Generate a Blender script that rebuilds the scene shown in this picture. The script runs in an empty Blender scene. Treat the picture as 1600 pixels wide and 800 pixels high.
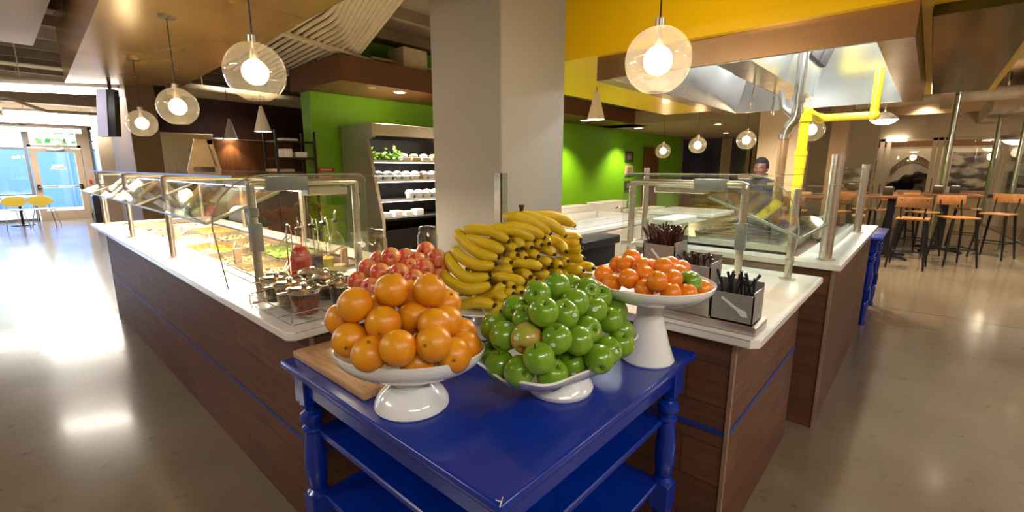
import bpy, bmesh, math, random, json
from mathutils import Vector, Matrix, Quaternion, noise
C = bpy.context.scene.collection
SC = bpy.context.scene
PI = math.pi
random.seed(7)
# ------------------------------------------------------------------ camera
FOC = 718.5; PITCH, ROLL, YAW = math.radians(10.9), math.radians(.13), math.radians(41.78); EYE = 1.5
_f = Vector((math.cos(YAW)*math.cos(PITCH), math.sin(YAW)*math.cos(PITCH), -math.sin(PITCH)))
_r = Vector((math.sin(YAW), -math.cos(YAW), 0)); _u = _r.cross(_f)
_r, _u = _r*math.cos(ROLL)+_u*math.sin(ROLL), -_r*math.sin(ROLL)+_u*math.cos(ROLL)
cd = bpy.data.cameras.new('camera'); cam = bpy.data.objects.new('camera', cd); C.objects.link(cam)
cd.sensor_fit = 'HORIZONTAL'; cd.sensor_width = 36; cd.lens = FOC/1600*36; cd.clip_start = .02; cd.clip_end = 200
cam.matrix_world = Matrix.Translation((0, 0, EYE)) @ Matrix((_r, _u, -_f)).transposed().to_4x4()
SC.camera = cam
# ------------------------------------------------------------------ light and exposure
SC.view_settings.view_transform = 'Standard'; SC.view_settings.look = 'None'
SC.view_settings.gamma = 1; SC.view_settings.use_curve_mapping = False
SC.view_settings.exposure = 0.75
SC.cycles.use_denoising = True; SC.cycles.max_bounces = 10; SC.cycles.transparent_max_bounces = 24
SC.cycles.sample_clamp_indirect = 6
WORLD = 12.0; FILL_LAMP = 38; GLOBE_W = 15; GUARD_W = 15; HOOD_W = 50
wd = bpy.data.worlds.new('sky'); SC.world = wd; wd.use_nodes = True
bgn = wd.node_tree.nodes['Background']; bgn.inputs[0].default_value = (.72, .85, 1, 1); bgn.inputs[1].default_value = WORLD
def area(loc, sx, sy, power, col=(1, .8, .58), rot=(0, 0, 0), spread=PI):
    l = bpy.data.lights.new('area_light', 'AREA'); l.shape = 'RECTANGLE'; l.size = sx; l.size_y = sy; l.energy = power; l.color = col; l.spread = spread
    o = bpy.data.objects.new('area_light', l); C.objects.link(o); o.location = loc; o.rotation_euler = rot; return o
def point(loc, power, r=.05, col=(1, .78, .5)):
    l = bpy.data.lights.new('point_light', 'POINT'); l.energy = power; l.shadow_soft_size = r; l.color = col
    o = bpy.data.objects.new('point_light', l); C.objects.link(o); o.location = loc; return o
def spot(loc, power, size=100, col=(1, .85, .6), blend=.7, rot=(0, 0, 0)):
    l = bpy.data.lights.new('spot_light', 'SPOT'); l.energy = power; l.spot_size = math.radians(size); l.spot_blend = blend; l.color = col; l.shadow_soft_size = .04
    o = bpy.data.objects.new('spot_light', l); C.objects.link(o); o.location = loc; o.rotation_euler = rot; return o
# ------------------------------------------------------------------ pixel (1600x800) to point
CAMO = Vector((0, 0, EYE))
def ray(x, y): return _f + _r*((x-800)/FOC) - _u*((y-400)/FOC)
def at_z(x, y, z): d = ray(x, y); return CAMO + d*((z-EYE)/d.z)
def at_x(x, y, X): d = ray(x, y); return CAMO + d*(X/d.x)
def at_y(x, y, Y): d = ray(x, y); return CAMO + d*(Y/d.y)
def at_d(x, y, D): return CAMO + ray(x, y)*D
# ------------------------------------------------------------------ materials
MATS = {}
def nodes(name):
    m = bpy.data.materials.new(name); m.use_nodes = True; MATS[name] = m
    return m, m.node_tree, m.node_tree.nodes['Principled BSDF']
def mat(name, col, rough=.5, metal=0, noise_amt=0, scale=8, col2=None, bump=0, coat=0, stretch=(1, 1, 1), spec=.5, trans=0, aniso=0, rvar=0, sss=0, hi=.62, lo=.38):
    m, nt, b = nodes(name); N = nt.nodes; L = nt.links
    b.inputs['Base Color'].default_value = (*col, 1); b.inputs['Roughness'].default_value = rough; b.inputs['Metallic'].default_value = metal
    b.inputs['Coat Weight'].default_value = coat; b.inputs['Coat Roughness'].default_value = .06; b.inputs['Specular IOR Level'].default_value = spec
    if trans: b.inputs['Transmission Weight'].default_value = trans
    if sss: b.inputs['Subsurface Weight'].default_value = sss; b.inputs['Subsurface Radius'].default_value = (.01, .005, .002)
    if col2 is None and noise_amt: col2 = tuple(c*(1-noise_amt) for c in col)
    tc = N.new('ShaderNodeTexCoord'); mp = N.new('ShaderNodeMapping'); mp.inputs['Scale'].default_value = stretch
    L.new(tc.outputs['Object'], mp.inputs[0])
    nz = N.new('ShaderNodeTexNoise'); nz.inputs['Scale'].default_value = scale; nz.inputs['Detail'].default_value = 5
    L.new(mp.outputs[0], nz.inputs['Vector'])
    if col2 is not None:
        cr = N.new('ShaderNodeValToRGB'); e = cr.color_ramp.elements
        e[0].color = (*col, 1); e[1].color = (*col2, 1); e[0].position = lo; e[1].position = hi
        L.new(nz.outputs[0], cr.inputs[0]); L.new(cr.outputs[0], b.inputs['Base Color'])
    if bump:
        bp = N.new('ShaderNodeBump'); bp.inputs['Strength'].default_value = bump; bp.inputs['Distance'].default_value = .01
        L.new(nz.outputs[0], bp.inputs['Height']); L.new(bp.outputs[0], b.inputs['Normal'])
    if rvar:
        mr = N.new('ShaderNodeMapRange'); mr.inputs[3].default_value = max(0, rough-rvar); mr.inputs[4].default_value = rough+rvar
        L.new(nz.outputs[0], mr.inputs[0]); L.new(mr.outputs[0], b.inputs['Roughness'])
    return m
def emis(name, col, s):
    m, nt, b = nodes(name); b.inputs['Base Color'].default_value = (*col, 1)
    b.inputs['Emission Color'].default_value = (*col, 1); b.inputs['Emission Strength'].default_value = s; return m
def glass(name, tint=(1, 1, 1), gloss=(1, 1, 1), ior=1.45, extra=0, rough=.0, milky=0):
    m = bpy.data.materials.new(name); m.use_nodes = True; nt = m.node_tree; N = nt.nodes; L = nt.links; N.clear(); MATS[name] = m
    o = N.new('ShaderNodeOutputMaterial'); mx = N.new('ShaderNodeMixShader'); t = N.new('ShaderNodeBsdfTransparent'); g = N.new('ShaderNodeBsdfGlossy')
    t.inputs[0].default_value = (*tint, 1); g.inputs[0].default_value = (*gloss, 1); g.inputs['Roughness'].default_value = rough
    lw = N.new('ShaderNodeLayerWeight'); lw.inputs[0].default_value = .25
    mr = N.new('ShaderNodeMapRange'); mr.inputs[3].default_value = .05+extra; mr.inputs[4].default_value = 1.0
    pw = N.new('ShaderNodeMath'); pw.operation = 'POWER'; pw.inputs[1].default_value = 2.2
    L.new(lw.outputs['Facing'], pw.inputs[0]); L.new(pw.outputs[0], mr.inputs[0]); L.new(mr.outputs[0], mx.inputs[0])
    L.new(t.outputs[0], mx.inputs[1]); L.new(g.outputs[0], mx.inputs[2]); L.new(mx.outputs[0], o.inputs[0])
    if milky:
        d = N.new('ShaderNodeBsdfTranslucent'); d.inputs[0].default_value = (.9, .85, .75, 1); m2 = N.new('ShaderNodeMixShader'); m2.inputs[0].default_value = milky
        L.new(mx.outputs[0], m2.inputs[1]); L.new(d.outputs[0], m2.inputs[2]); L.new(m2.outputs[0], o.inputs[0])
    return m
def planks(name, c1, c2, mortar, bw=.9, rh=.16, scale=1, rough=.6):
    m, nt, b = nodes(name); N = nt.nodes; L = nt.links
    g = N.new('ShaderNodeNewGeometry'); s = N.new('ShaderNodeSeparateXYZ'); L.new(g.outputs['Position'], s.inputs[0])
    ad = N.new('ShaderNodeMath'); ad.operation = 'ADD'; L.new(s.outputs[0], ad.inputs[0]); L.new(s.outputs[1], ad.inputs[1])
    cb = N.new('ShaderNodeCombineXYZ'); L.new(ad.outputs[0], cb.inputs[0]); L.new(s.outputs[2], cb.inputs[1])
    br = N.new('ShaderNodeTexBrick'); br.inputs['Scale'].default_value = scale; br.inputs['Brick Width'].default_value = bw; br.inputs['Row Height'].default_value = rh
    br.inputs['Mortar Size'].default_value = .003; br.inputs['Color1'].default_value = (*c1, 1); br.inputs['Color2'].default_value = (*c2, 1); br.inputs['Mortar'].default_value = (*mortar, 1)
    L.new(cb.outputs[0], br.inputs[0])
    mp = N.new('ShaderNodeMapping'); mp.inputs['Scale'].default_value = (1.2, 14, 1); L.new(cb.outputs[0], mp.inputs[0])
    nz = N.new('ShaderNodeTexNoise'); nz.inputs['Scale'].default_value = 3; nz.inputs['Detail'].default_value = 6; L.new(mp.outputs[0], nz.inputs[0])
    mx = N.new('ShaderNodeMix'); mx.data_type = 'RGBA'; mx.blend_type = 'MULTIPLY'; mx.inputs[0].default_value = .5
    cr = N.new('ShaderNodeValToRGB'); cr.color_ramp.elements[0].color = (.35, .35, .35, 1); cr.color_ramp.elements[1].color = (1.35, 1.3, 1.25, 1)
    cr.color_ramp.elements[0].position = .3; cr.color_ramp.elements[1].position = .7
    L.new(nz.outputs[0], cr.inputs[0]); L.new(br.outputs[0], mx.inputs[6]); L.new(cr.outputs[0], mx.inputs[7]); L.new(mx.outputs[2], b.inputs['Base Color'])
    b.inputs['Roughness'].default_value = rough; return m
mat('white_stone', (.80, .77, .72), .22, noise_amt=.06, scale=30, coat=.3)
planks('walnut', (.095, .034, .014), (.15, .056, .024), (.05, .026, .014))
mat('edge_trim', (.30, .19, .12), .45, noise_amt=.2)
mat('blue_paint', (.0005, .024, .30), .25, noise_amt=.12, scale=4, coat=.35)
mat('blue_strip', (.01, .03, .2), .5, noise_amt=.1)
mat('ceramic', (.80, .80, .79), .12, coat=.6, noise_amt=.02)
mat('steel', (.62, .60, .56), .22, 1, noise_amt=.12, scale=3, stretch=(1, 1, 30), rvar=.06)
mat('brushed', (.66, .60, .52), .3, 1, noise_amt=.15, scale=4, stretch=(1, 1, 40), rvar=.08)
mat('hood_steel', (.76, .77, .76), .22, .95, noise_amt=.18, scale=2, stretch=(3, 3, 1), rvar=.08)
mat('copper_steel', (.50, .31, .16), .32, .8, noise_amt=.2, scale=2, rvar=.06)
mat('fridge_steel', (.56, .51, .42), .30, .75, noise_amt=.12, scale=3, stretch=(30, 30, 1), rvar=.08); mat('steel_matte', (.40, .38, .35), .42, .45, noise_amt=.12, scale=4, stretch=(1, 1, 20)); mat('glass_edge', (.30, .34, .27), .3, noise_amt=.1); mat('edge_reflection', (.70, .66, .52), .25, noise_amt=.1)
mat('chrome', (.8, .78, .74), .08, 1, noise_amt=.05)
mat('grey_clamp', (.22, .24, .27), .45, .3, noise_amt=.1)
mat('black_metal', (.012, .010, .010), .4, .4, noise_amt=.3)
mat('black_plastic', (.012, .011, .011), .35, noise_amt=.3)
mat('brown_plastic', (.06, .018, .014), .3, noise_amt=.3)
mat('yellow_paint', (.98, .64, .0), .35, noise_amt=.05, scale=2, coat=.15)
mat('pipe_yellow', (.85, .62, .01), .35, noise_amt=.05)
mat('green_paint', (.19, .48, .008), .5, noise_amt=.05, scale=2)
mat('brown_paint', (.15, .062, .025), .45, noise_amt=.08, scale=2)
mat('bronze_ceiling', (.50, .31, .11), .26, .3, noise_amt=.15, scale=1.2, rvar=.06)
mat('column_grey', (.26, .24, .215), .55, noise_amt=.05, scale=2)
mat('column_brown', (.20, .12, .06), .6, noise_amt=.06, scale=2)
mat('beige', (.50, .38, .27), .6, noise_amt=.06, scale=2)
mat('beige_light', (.68, .53, .37), .6, noise_amt=.05, scale=2)
mat('ceiling_paint', (.34, .27, .19), .8, noise_amt=.25, scale=3)
mat('conduit', (.80, .69, .51), .5, noise_amt=.1)
mat('white_paint', (.72, .68, .62), .5, noise_amt=.05)
mat('maroon', (.06, .018, .016), .6, noise_amt=.2)
mat('brown_wood', (.20, .07, .022), .4, noise_amt=.35, scale=5, stretch=(6, 6, .6))
mat('dark_wood', (.035, .016, .010), .4, noise_amt=.4, scale=5, stretch=(1, 1, 8))
mat('stool_wood', (.40, .17, .05), .4, noise_amt=.3, scale=8, stretch=(8, 1, 1))
mat('table_wood', (.16, .06, .022), .3, noise_amt=.3, scale=8, stretch=(8, 1, 1))
mat('board_wood', (.60, .37, .18), .5, col2=(.46, .25, .11), scale=9, stretch=(9, 1, 9))
mat('sign_wood', (.55, .40, .24), .5, noise_amt=.15, scale=8)
mat('yellow_shell', (.62, .46, .06), .4, noise_amt=.05)
mat('red_sign', (.62, .03, .015), .5, noise_amt=.05)
mat('black_board', (.04, .035, .03), .5, noise_amt=.2)
mat('leaf', (.05, .16, .02), .6, col2=(.14, .30, .04), scale=12)
mat('lettuce', (.14, .34, .03), .5, col2=(.35, .52, .08), scale=30)
mat('orange_skin', (.76, .33, .006), .38, col2=(.72, .245, .004), scale=14, bump=.12, coat=.12)
mat('tangerine_skin', (.80, .25, .003), .33, col2=(.74, .17, .002), scale=20, bump=.12, coat=.25)
mat('green_apple', (.115, .28, .010), .24, col2=(.20, .36, .022), scale=14, coat=.35)
mat('blush_apple', (.25, .38, .03), .28, col2=(.50, .24, .05), scale=12, coat=.3)
mat('red_apple', (.58, .06, .028), .3, col2=(.74, .42, .14), scale=24, stretch=(1, 1, .25), coat=.3, lo=.42, hi=.66)
mat('banana_skin', (.70, .50, .012), .42, col2=(.62, .42, .008), scale=10)
mat('banana_green', (.58, .46, .02), .42, col2=(.50, .40, .02), scale=10)
mat('banana_tip', (.035, .018, .008), .7, noise_amt=.3)
mat('stem', (.10, .05, .015), .7, noise_amt=.3)
mat('blossom', (.16, .15, .02), .7, noise_amt=.4, scale=60)
mat('sticker', (.72, .74, .72), .4, col2=(.12, .32, .28), scale=260, lo=.5, hi=.6)
mat('red_liquid', (.42, .006, .006), .15, coat=.5, noise_amt=.1)
mat('dark_liquid', (.025, .004, .004), .15, coat=.5, noise_amt=.1)
mat('oil_liquid', (.50, .40, .03), .15, coat=.5, noise_amt=.1)
mat('clear_liquid', (.42, .36, .22), .15, coat=.5, noise_amt=.1)
mat('red_relish', (.13, .012, .008), .4, col2=(.30, .05, .02), scale=60, bump=.4)
mat('dark_relish', (.02, .012, .008), .4, col2=(.06, .03, .015), scale=60, bump=.4)
mat('pale_relish', (.34, .25, .12), .5, col2=(.20, .13, .05), scale=60, bump=.4)
mat('paper', (.80, .76, .68), .6, noise_amt=.05)
mat('carton', (.40, .27, .15), .7, noise_amt=.1)
mat('plastic_tub', (.82, .80, .74), .35, noise_amt=.05)
mat('skin', (.16, .062, .030), .45, noise_amt=.15, scale=10)
mat('hair', (.008, .006, .005), .8, noise_amt=.4, scale=60, bump=.5)
mat('shirt', (.028, .028, .03), .8, noise_amt=.2)
mat('trousers', (.02, .02, .025), .8, noise_amt=.2)
mat('asphalt', (.30, .32, .35), .9, noise_amt=.2)
mat('blue_wall_paint', (.050, .115, .33), .8, noise_amt=.12, scale=.6)
mat('night_glass', (.16, .15, .28), .06, noise_amt=.5, scale=.7, coat=.5)
mat('mural_sky', (.68, .60, .49), .35, noise_amt=.15, scale=1.2)
mat('mural_dark', (.03, .026, .024), .35, col2=(.48, .42, .34), scale=2.2, stretch=(1, 1, 2.5), lo=.46, hi=.60)
mat('mural_black', (.022, .019, .018), .35, col2=(.09, .075, .06), scale=7)
mat('mural_grey', (.16, .135, .11), .35, col2=(.30, .26, .21), scale=6)
mat('mural_arch', (.45, .29, .13), .4, noise_amt=.2, scale=10)
mat('pale_wood', (.62, .42, .20), .45, noise_amt=.12, scale=4)
glass('clear_glass', (.93, .96, .93), (1, .98, .92), extra=.02)
glass('globe_glass', (.90, .86, .78), (1, .93, .80), extra=.08, milky=.035)
glass('jar_glass', (.92, .91, .86), (1, .97, .9), extra=.0)
glass('pane_glass', (.93, .95, .96), (1, 1, 1), extra=.01)
glass('clear_pane', (.97, .97, .96), (1, 1, 1), extra=-.02)
glass('green_edge', (.55, .68, .58), (.55, .6, .5), extra=.05)
emis('bulb', (1, .80, .48), 16); emis('lamp_white', (1, .90, .72), 9); emis('led', (1, .93, .80), 7); emis('tube_lamp', (1, .93, .82), 8)
emis('screen', (.30, .27, .36), .9); mat('underside_shade', (.06, .045, .006), .15, noise_amt=.3, scale=2, spec=.35)  # screen: faint purple glow paints the reflections on the display
# polished concrete
m, nt, b = nodes('concrete'); N = nt.nodes; L = nt.links
tc = N.new('ShaderNodeTexCoord')
n1 = N.new('ShaderNodeTexNoise'); n1.inputs['Scale'].default_value = .9; n1.inputs['Detail'].default_value = 8; n1.inputs['Roughness'].default_value = .6
n2 = N.new('ShaderNodeTexNoise'); n2.inputs['Scale'].default_value = 7; n2.inputs['Detail'].default_value = 8; n2.inputs['Roughness'].default_value = .7
L.new(tc.outputs['Object'], n1.inputs[0]); L.new(tc.outputs['Object'], n2.inputs[0])
c1 = N.new('ShaderNodeValToRGB'); c1.color_ramp.elements[0].position = .3; c1.color_ramp.elements[1].position = .72
c1.color_ramp.elements[0].color = (.155, .112, .070, 1); c1.color_ramp.elements[1].color = (.22, .17, .115, 1); L.new(n1.outputs[0], c1.inputs[0])
c2 = N.new('ShaderNodeValToRGB'); c2.color_ramp.elements[0].position = .26; c2.color_ramp.elements[1].position = .42
c2.color_ramp.elements[0].color = (.45, .4, .35, 1); c2.color_ramp.elements[1].color = (1, 1, 1, 1); L.new(n2.outputs[0], c2.inputs[0])
mx = N.new('ShaderNodeMix'); mx.data_type = 'RGBA'; mx.blend_type = 'MULTIPLY'; mx.inputs[0].default_value = .8
L.new(c1.outputs[0], mx.inputs[6]); L.new(c2.outputs[0], mx.inputs[7]); L.new(mx.outputs[2], b.inputs['Base Color'])
mr = N.new('ShaderNodeMapRange'); mr.inputs[3].default_value = .13; mr.inputs[4].default_value = .27; L.new(n1.outputs[0], mr.inputs[0]); L.new(mr.outputs[0], b.inputs['Roughness'])
b.inputs['Coat Weight'].default_value = .25; b.inputs['Coat Roughness'].default_value = .1
# ------------------------------------------------------------------ mesh helpers
def NB(): return bmesh.new()
def box(bm, x0, x1, y0, y1, z0, z1, bev=0, seg=2):
    if x0 > x1: x0, x1 = x1, x0
    if y0 > y1: y0, y1 = y1, y0
    r = bmesh.ops.create_cube(bm, size=1); v = r['verts']
    for q in v: q.co = Vector(((x0+x1)/2+q.co.x*(x1-x0), (y0+y1)/2+q.co.y*(y1-y0), (z0+z1)/2+q.co.z*(z1-z0)))
    if bev:
        e = list({e for q in v for e in q.link_edges}); bmesh.ops.bevel(bm, geom=e, offset=bev, segments=seg, affect='EDGES', profile=.5)
    return bm
def ring_loft(bm, rings, cap=True, closed=False):
    vs = [[bm.verts.new(p) for p in r] for r in rings]; n = len(vs[0])
    K = len(vs)
    for i in range(K if closed else K-1):
        a, b2 = vs[i], vs[(i+1) % K]
        for j in range(n):
            bm.faces.new((a[j], a[(j+1) % n], b2[(j+1) % n], b2[j]))
    if cap and not closed:
        bm.faces.new(list(reversed(vs[0]))); bm.faces.new(vs[-1])
    return bm
def tube(bm, pts, r, n=10, closed=False, cap=True):
    pts = [Vector(p) for p in pts]; rings = []; K = len(pts); up = None
    for i, p in enumerate(pts):
        a = pts[(i-1) % K] if (i > 0 or closed) else p; c = pts[(i+1) % K] if (i < K-1 or closed) else p
        t = (c-a).normalized()
        if up is None: up = t.orthogonal().normalized()
        else: up = (up - t*up.dot(t)).normalized()
        s = t.cross(up); rr = r[i] if isinstance(r, (list, tuple)) else r
        rings.append([p+(up*math.cos(2*PI*j/n)+s*math.sin(2*PI*j/n))*rr for j in range(n)])
    return ring_loft(bm, rings, cap, closed)
def smooth_path(pts, k=6):
    P = [Vector(p) for p in pts]; P = [P[0]*2-P[1]]+P+[P[-1]*2-P[-2]]; out = []
    for i in range(1, len(P)-2):
        for j in range(k):
            t = j/k; a, b2, c, d = P[i-1:i+3]
            out.append(.5*((2*b2)+(-a+c)*t+(2*a-5*b2+4*c-d)*t*t+(-a+3*b2-3*c+d)*t**3))
    out.append(P[-2]); return out
def lathe(bm, prof, c=(0, 0, 0), n=40):
    c = Vector(c); vs = []
    for r, z in prof:
        vs.append([bm.verts.new(c+Vector((r*math.cos(2*PI*j/n), r*math.sin(2*PI*j/n), z))) for j in range(n)] if r > 1e-5 else [bm.verts.new(c+Vector((0, 0, z)))])
    for a, b2 in zip(vs, vs[1:]):
        for j in range(n):
            k = (j+1) % n
            if len(a) == 1 and len(b2) == 1: continue
            if len(a) == 1: bm.faces.new((a[0], b2[k], b2[j]))
            elif len(b2) == 1: bm.faces.new((a[j], a[k], b2[0]))
            else: bm.faces.new((a[j], a[k], b2[k], b2[j]))
    return bm
def cyl(bm, c, r, h, n=24, r2=None): return lathe(bm, [(0, 0), (r, 0), (r if r2 is None else r2, h), (0, h)], c, n)
def sph(bm, c, r, n=16, s=(1, 1, 1)):
    r_ = bmesh.ops.create_uvsphere(bm, u_segments=n, v_segments=max(6, n//2+2), radius=r)
    for v in r_['verts']: v.co = Vector((v.co.x*s[0]+c[0], v.co.y*s[1]+c[1], v.co.z*s[2]+c[2]))
    return bm
def ext(bm, poly, a0, a1, axis='z'):
    def P(u, v, w): return {'z': (u, v, w), 'y': (u, w, v), 'x': (w, u, v)}[axis]
    A = [bm.verts.new(P(u, v, a0)) for u, v in poly]; B = [bm.verts.new(P(u, v, a1)) for u, v in poly]; n = len(poly)
    bm.faces.new(A); bm.faces.new(list(reversed(B)))
    for i in range(n): bm.faces.new((A[i], B[i], B[(i+1) % n], A[(i+1) % n]))
    return bm
def hexa(bm, P):   # eight corners: bottom 4, top 4
    v = [bm.verts.new(p) for p in P]
    for f in ((3, 2, 1, 0), (4, 5, 6, 7), (0, 1, 5, 4), (1, 2, 6, 5), (2, 3, 7, 6), (3, 0, 4, 7)): bm.faces.new([v[i] for i in f])
    return bm
def slab(bm, a, b2, c, d, t):   # a thick plate from 4 corners
    a, b2, c, d = map(Vector, (a, b2, c, d)); n = (b2-a).cross(d-a).normalized()*t
    return hexa(bm, [a, b2, c, d, a+n, b2+n, c+n, d+n])
def finish(name, bm, mt, ang=35):
    bmesh.ops.recalc_face_normals(bm, faces=bm.faces[:])
    me = bpy.data.meshes.new(name); bm.to_mesh(me); bm.free()
    me.materials.append(MATS[mt] if isinstance(mt, str) else mt)
    for p in me.polygons: p.use_smooth = True
    me.set_sharp_from_angle(angle=math.radians(ang)); return me
def thing(name, label, cat, loc=(0, 0, 0), rz=0, group=None):
    o = bpy.data.objects.new(name, None); C.objects.link(o); o.location = loc; o.rotation_euler = (0, 0, rz); o.empty_display_size = .05
    o['label'] = label; o['category'] = cat
    if group: o['group'] = group
    return o
def part(name, bm, mt, par, label=None, world=False, ang=35):
    if world:
        r = par
        while r.parent: r = r.parent
        M = (Matrix.Translation(r.location) @ Matrix.Rotation(r.rotation_euler.z, 4, 'Z')).inverted()
        bmesh.ops.transform(bm, matrix=M, verts=bm.verts[:])
    o = bpy.data.objects.new(name, finish(name, bm, mt, ang)); C.objects.link(o); o.parent = par
    if label: o['label'] = label
    return o
def solo(name, bm, mt, label, cat, group=None, kind=None, ang=35):
    me = finish(name, bm, mt, ang); xs = [v.co for v in me.vertices]
    c = Vector(((min(v.x for v in xs)+max(v.x for v in xs))/2, (min(v.y for v in xs)+max(v.y for v in xs))/2, min(v.z for v in xs)))
    me.transform(Matrix.Translation(-c)); o = bpy.data.objects.new(name, me); C.objects.link(o); o.location = c
    o['label'] = label; o['category'] = cat
    if group: o['group'] = group
    if kind: o['kind'] = kind
    return o
def struct(name, bm, mt, label=None, par=None, ang=35):
    o = bpy.data.objects.new(name, finish(name, bm, mt, ang)); C.objects.link(o)
    if par: o.parent = par
    else: o['kind'] = 'structure'
    if label: o['label'] = label
    return o
def kids(o): return [c for c in list(C.objects) if c.parent is o]
def dup(o, loc, rz=None, label=None, group=None, parent=None, scale=None, ch=None):
    c = o.copy(); C.objects.link(c)
    if parent is not None: c.parent = parent
    else:
        c.location = loc
        if rz is not None: c.rotation_euler = (0, 0, rz)
        if label: c['label'] = label
        if group: c['group'] = group
    for k in (ch if ch is not None else kids(o)): dup(k, None, parent=c)
    return c
ORD = ['first', 'second', 'third', 'fourth', 'fifth', 'sixth', 'seventh', 'eighth', 'ninth', 'tenth', 'eleventh', 'twelfth']
# ================================================================== THE SETTING
b = NB(); box(b, -5, 20, -4.5, 18.6, -.12, 0); struct('floor', b, 'concrete')
b = NB(); box(b, -5, 20, -4.5, 18.6, 3.5, 3.65)
for k in range(24): box(b, -5, 20, -4.2+k*.95, -4.12+k*.95, 3.36, 3.5)
struct('ceiling', b, 'ceiling_paint')
b = NB(); box(b, -5.15, -5, -4.5, 18.6, 0, 3.5); struct('wall_left', b, 'beige')
b = NB(); box(b, -5, 20, -4.65, -4.5, 0, 3.5); struct('wall_rear', b, 'beige')
b = NB(); box(b, 19.6, 19.75, -4.5, 18.6, 0, 3.5); struct('wall_right', b, 'beige')
b = NB(); box(b, 3.3, 17.2, 6.95, 7.25, 0, 3.2); struct('wall_green', b, 'green_paint')
b = NB(); box(b, 2.15, 5.6, 10.5, 10.65, 0, 3.0); struct('wall_maroon', b, 'maroon')
b = NB(); box(b, 5.6, 19.6, 10.5, 10.65, 0, 3.5); struct('wall_middle', b, 'beige')
b = NB()   # wall around the storefront openings
box(b, -5, 19.6, 18.5, 18.7, 2.62, 3.5); box(b, 1.87, 2.07, 18.45, 18.75, 0, 2.62); box(b, 2.75, 19.6, 18.5, 18.7, 0, 2.62)
struct('wall_back', b, 'beige')
b = NB(); box(b, 1.86, 2.08, 18.42, 18.46, 0, .14); struct('baseboard_back', b, 'dark_wood')
def window(n, x0, x1, z0, z1, fm='beige', bars=(), t=.07):
    b = NB(); box(b, x0, x0+t, 18.5, 18.62, z0, z1); box(b, x1-t, x1, 18.5, 18.62, z0, z1)
    box(b, x0, x1, 18.5, 18.62, z0, z0+t); box(b, x0, x1, 18.5, 18.62, z1-t, z1)
    for z in bars: box(b, x0+t, x1-t, 18.5, 18.62, z-.035, z+.035)
    w = struct(n, b, fm)
    g = NB(); box(g, x0+t, x1-t, 18.555, 18.565, z0+t, z1-t); struct('pane', g, 'pane_glass', par=w); return w
window('window_1', -5, -2.2, 0, 2.62, 'grey_clamp', (.72, 1.98)); window('window_2', -2.2, .78, 0, 2.62, 'grey_clamp', (.72, 1.98))
window('window_3', .78, 1.87, 2.02, 2.62, 'beige'); window('window_4', 2.07, 2.75, 0, 2.62, 'grey_clamp', (1.98,))
b = NB(); t = .14   # glazed entrance door
box(b, .80, .80+t, 18.48, 18.6, 0, 2.0); box(b, 1.72, 1.86, 18.48, 18.6, 0, 2.0); box(b, .94, 1.72, 18.485, 18.6, 1.9, 2.0); box(b, .94, 1.72, 18.485, 18.6, 0, .26)
dr = struct('door_1', b, 'beige'); g = NB(); box(g, .94, 1.72, 18.53, 18.54, .26, 1.9); struct('pane', g, 'pane_glass', par=dr)
g = NB(); tube(g, [(.86, 18.42, .93), (1.74, 18.42, .93)], .03); box(g, .83, .9, 18.4, 18.5, .87, 1.0); box(g, 1.70, 1.78, 18.4, 18.5, .87, 1.0); struct('push_bar', g, 'chrome', par=dr)
g = NB(); box(g, 1.15, 1.5, 18.4, 18.48, 1.93, 1.99, .01); struct('closer', g, 'steel', par=dr)
g = NB(); box(g, 1.2, 1.45, 18.5, 18.52, 1.45, 1.55); box(g, 1.16, 1.49, 18.5, 18.52, 1.42, 1.46); struct('notice', g, 'paper', par=dr)
# outside
b = NB(); box(b, -30, 40, 18.75, 60, -.14, -.02); struct('ground', b, 'asphalt')
b = NB(); box(b, -22, 30, 24, 24.2, 0, 2.15)
for k in range(26): box(b, -22+k*2, -21.93+k*2, 23.95, 24.0, 0, 2.2)
solo('site_hoarding', b, 'blue_wall_paint', 'long bright blue hoarding outside beyond the entrance glass', 'hoarding')
for k, (x, y, h, s) in enumerate(((-4.2, 27.5, 3.4, 1.5), (-.9, 28.5, 3.8, 1.5), (2.3, 27.5, 3.3, 1.3), (5.6, 29, 4.0, 1.7))):
    t_ = thing('tree', ['leafy tree outside at the far left of the entrance glass', 'leafy tree outside above the blue hoarding left of the door', 'leafy tree outside seen above the glazed door', 'leafy tree outside right of the entrance door'][k], 'tree', (x, y, 0), 0, 'trees behind the blue hoarding')
    q = NB(); tube(q, [(0, 0, 0), (.05, 0, 1.2), (0, .05, h*.8)], [.12, .09, .05]); part('trunk', q, 'dark_wood', t_)
    q = NB()
    for i in range(260):
        v = Vector((random.gauss(0, 1), random.gauss(0, 1), random.gauss(0, .8))).normalized()*random.uniform(.35, 1)*s; v.z += h
        n_ = Vector((random.uniform(-1, 1), random.uniform(-1, 1), random.uniform(-1, 1))).normalized(); a_ = n_.orthogonal().normalized()*.16; c_ = n_.cross(a_)
        q.faces.new([q.verts.new(v+a_), q.verts.new(v+c_), q.verts.new(v-a_), q.verts.new(v-c_)])
    part('foliage', q, 'leaf', t_)
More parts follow.
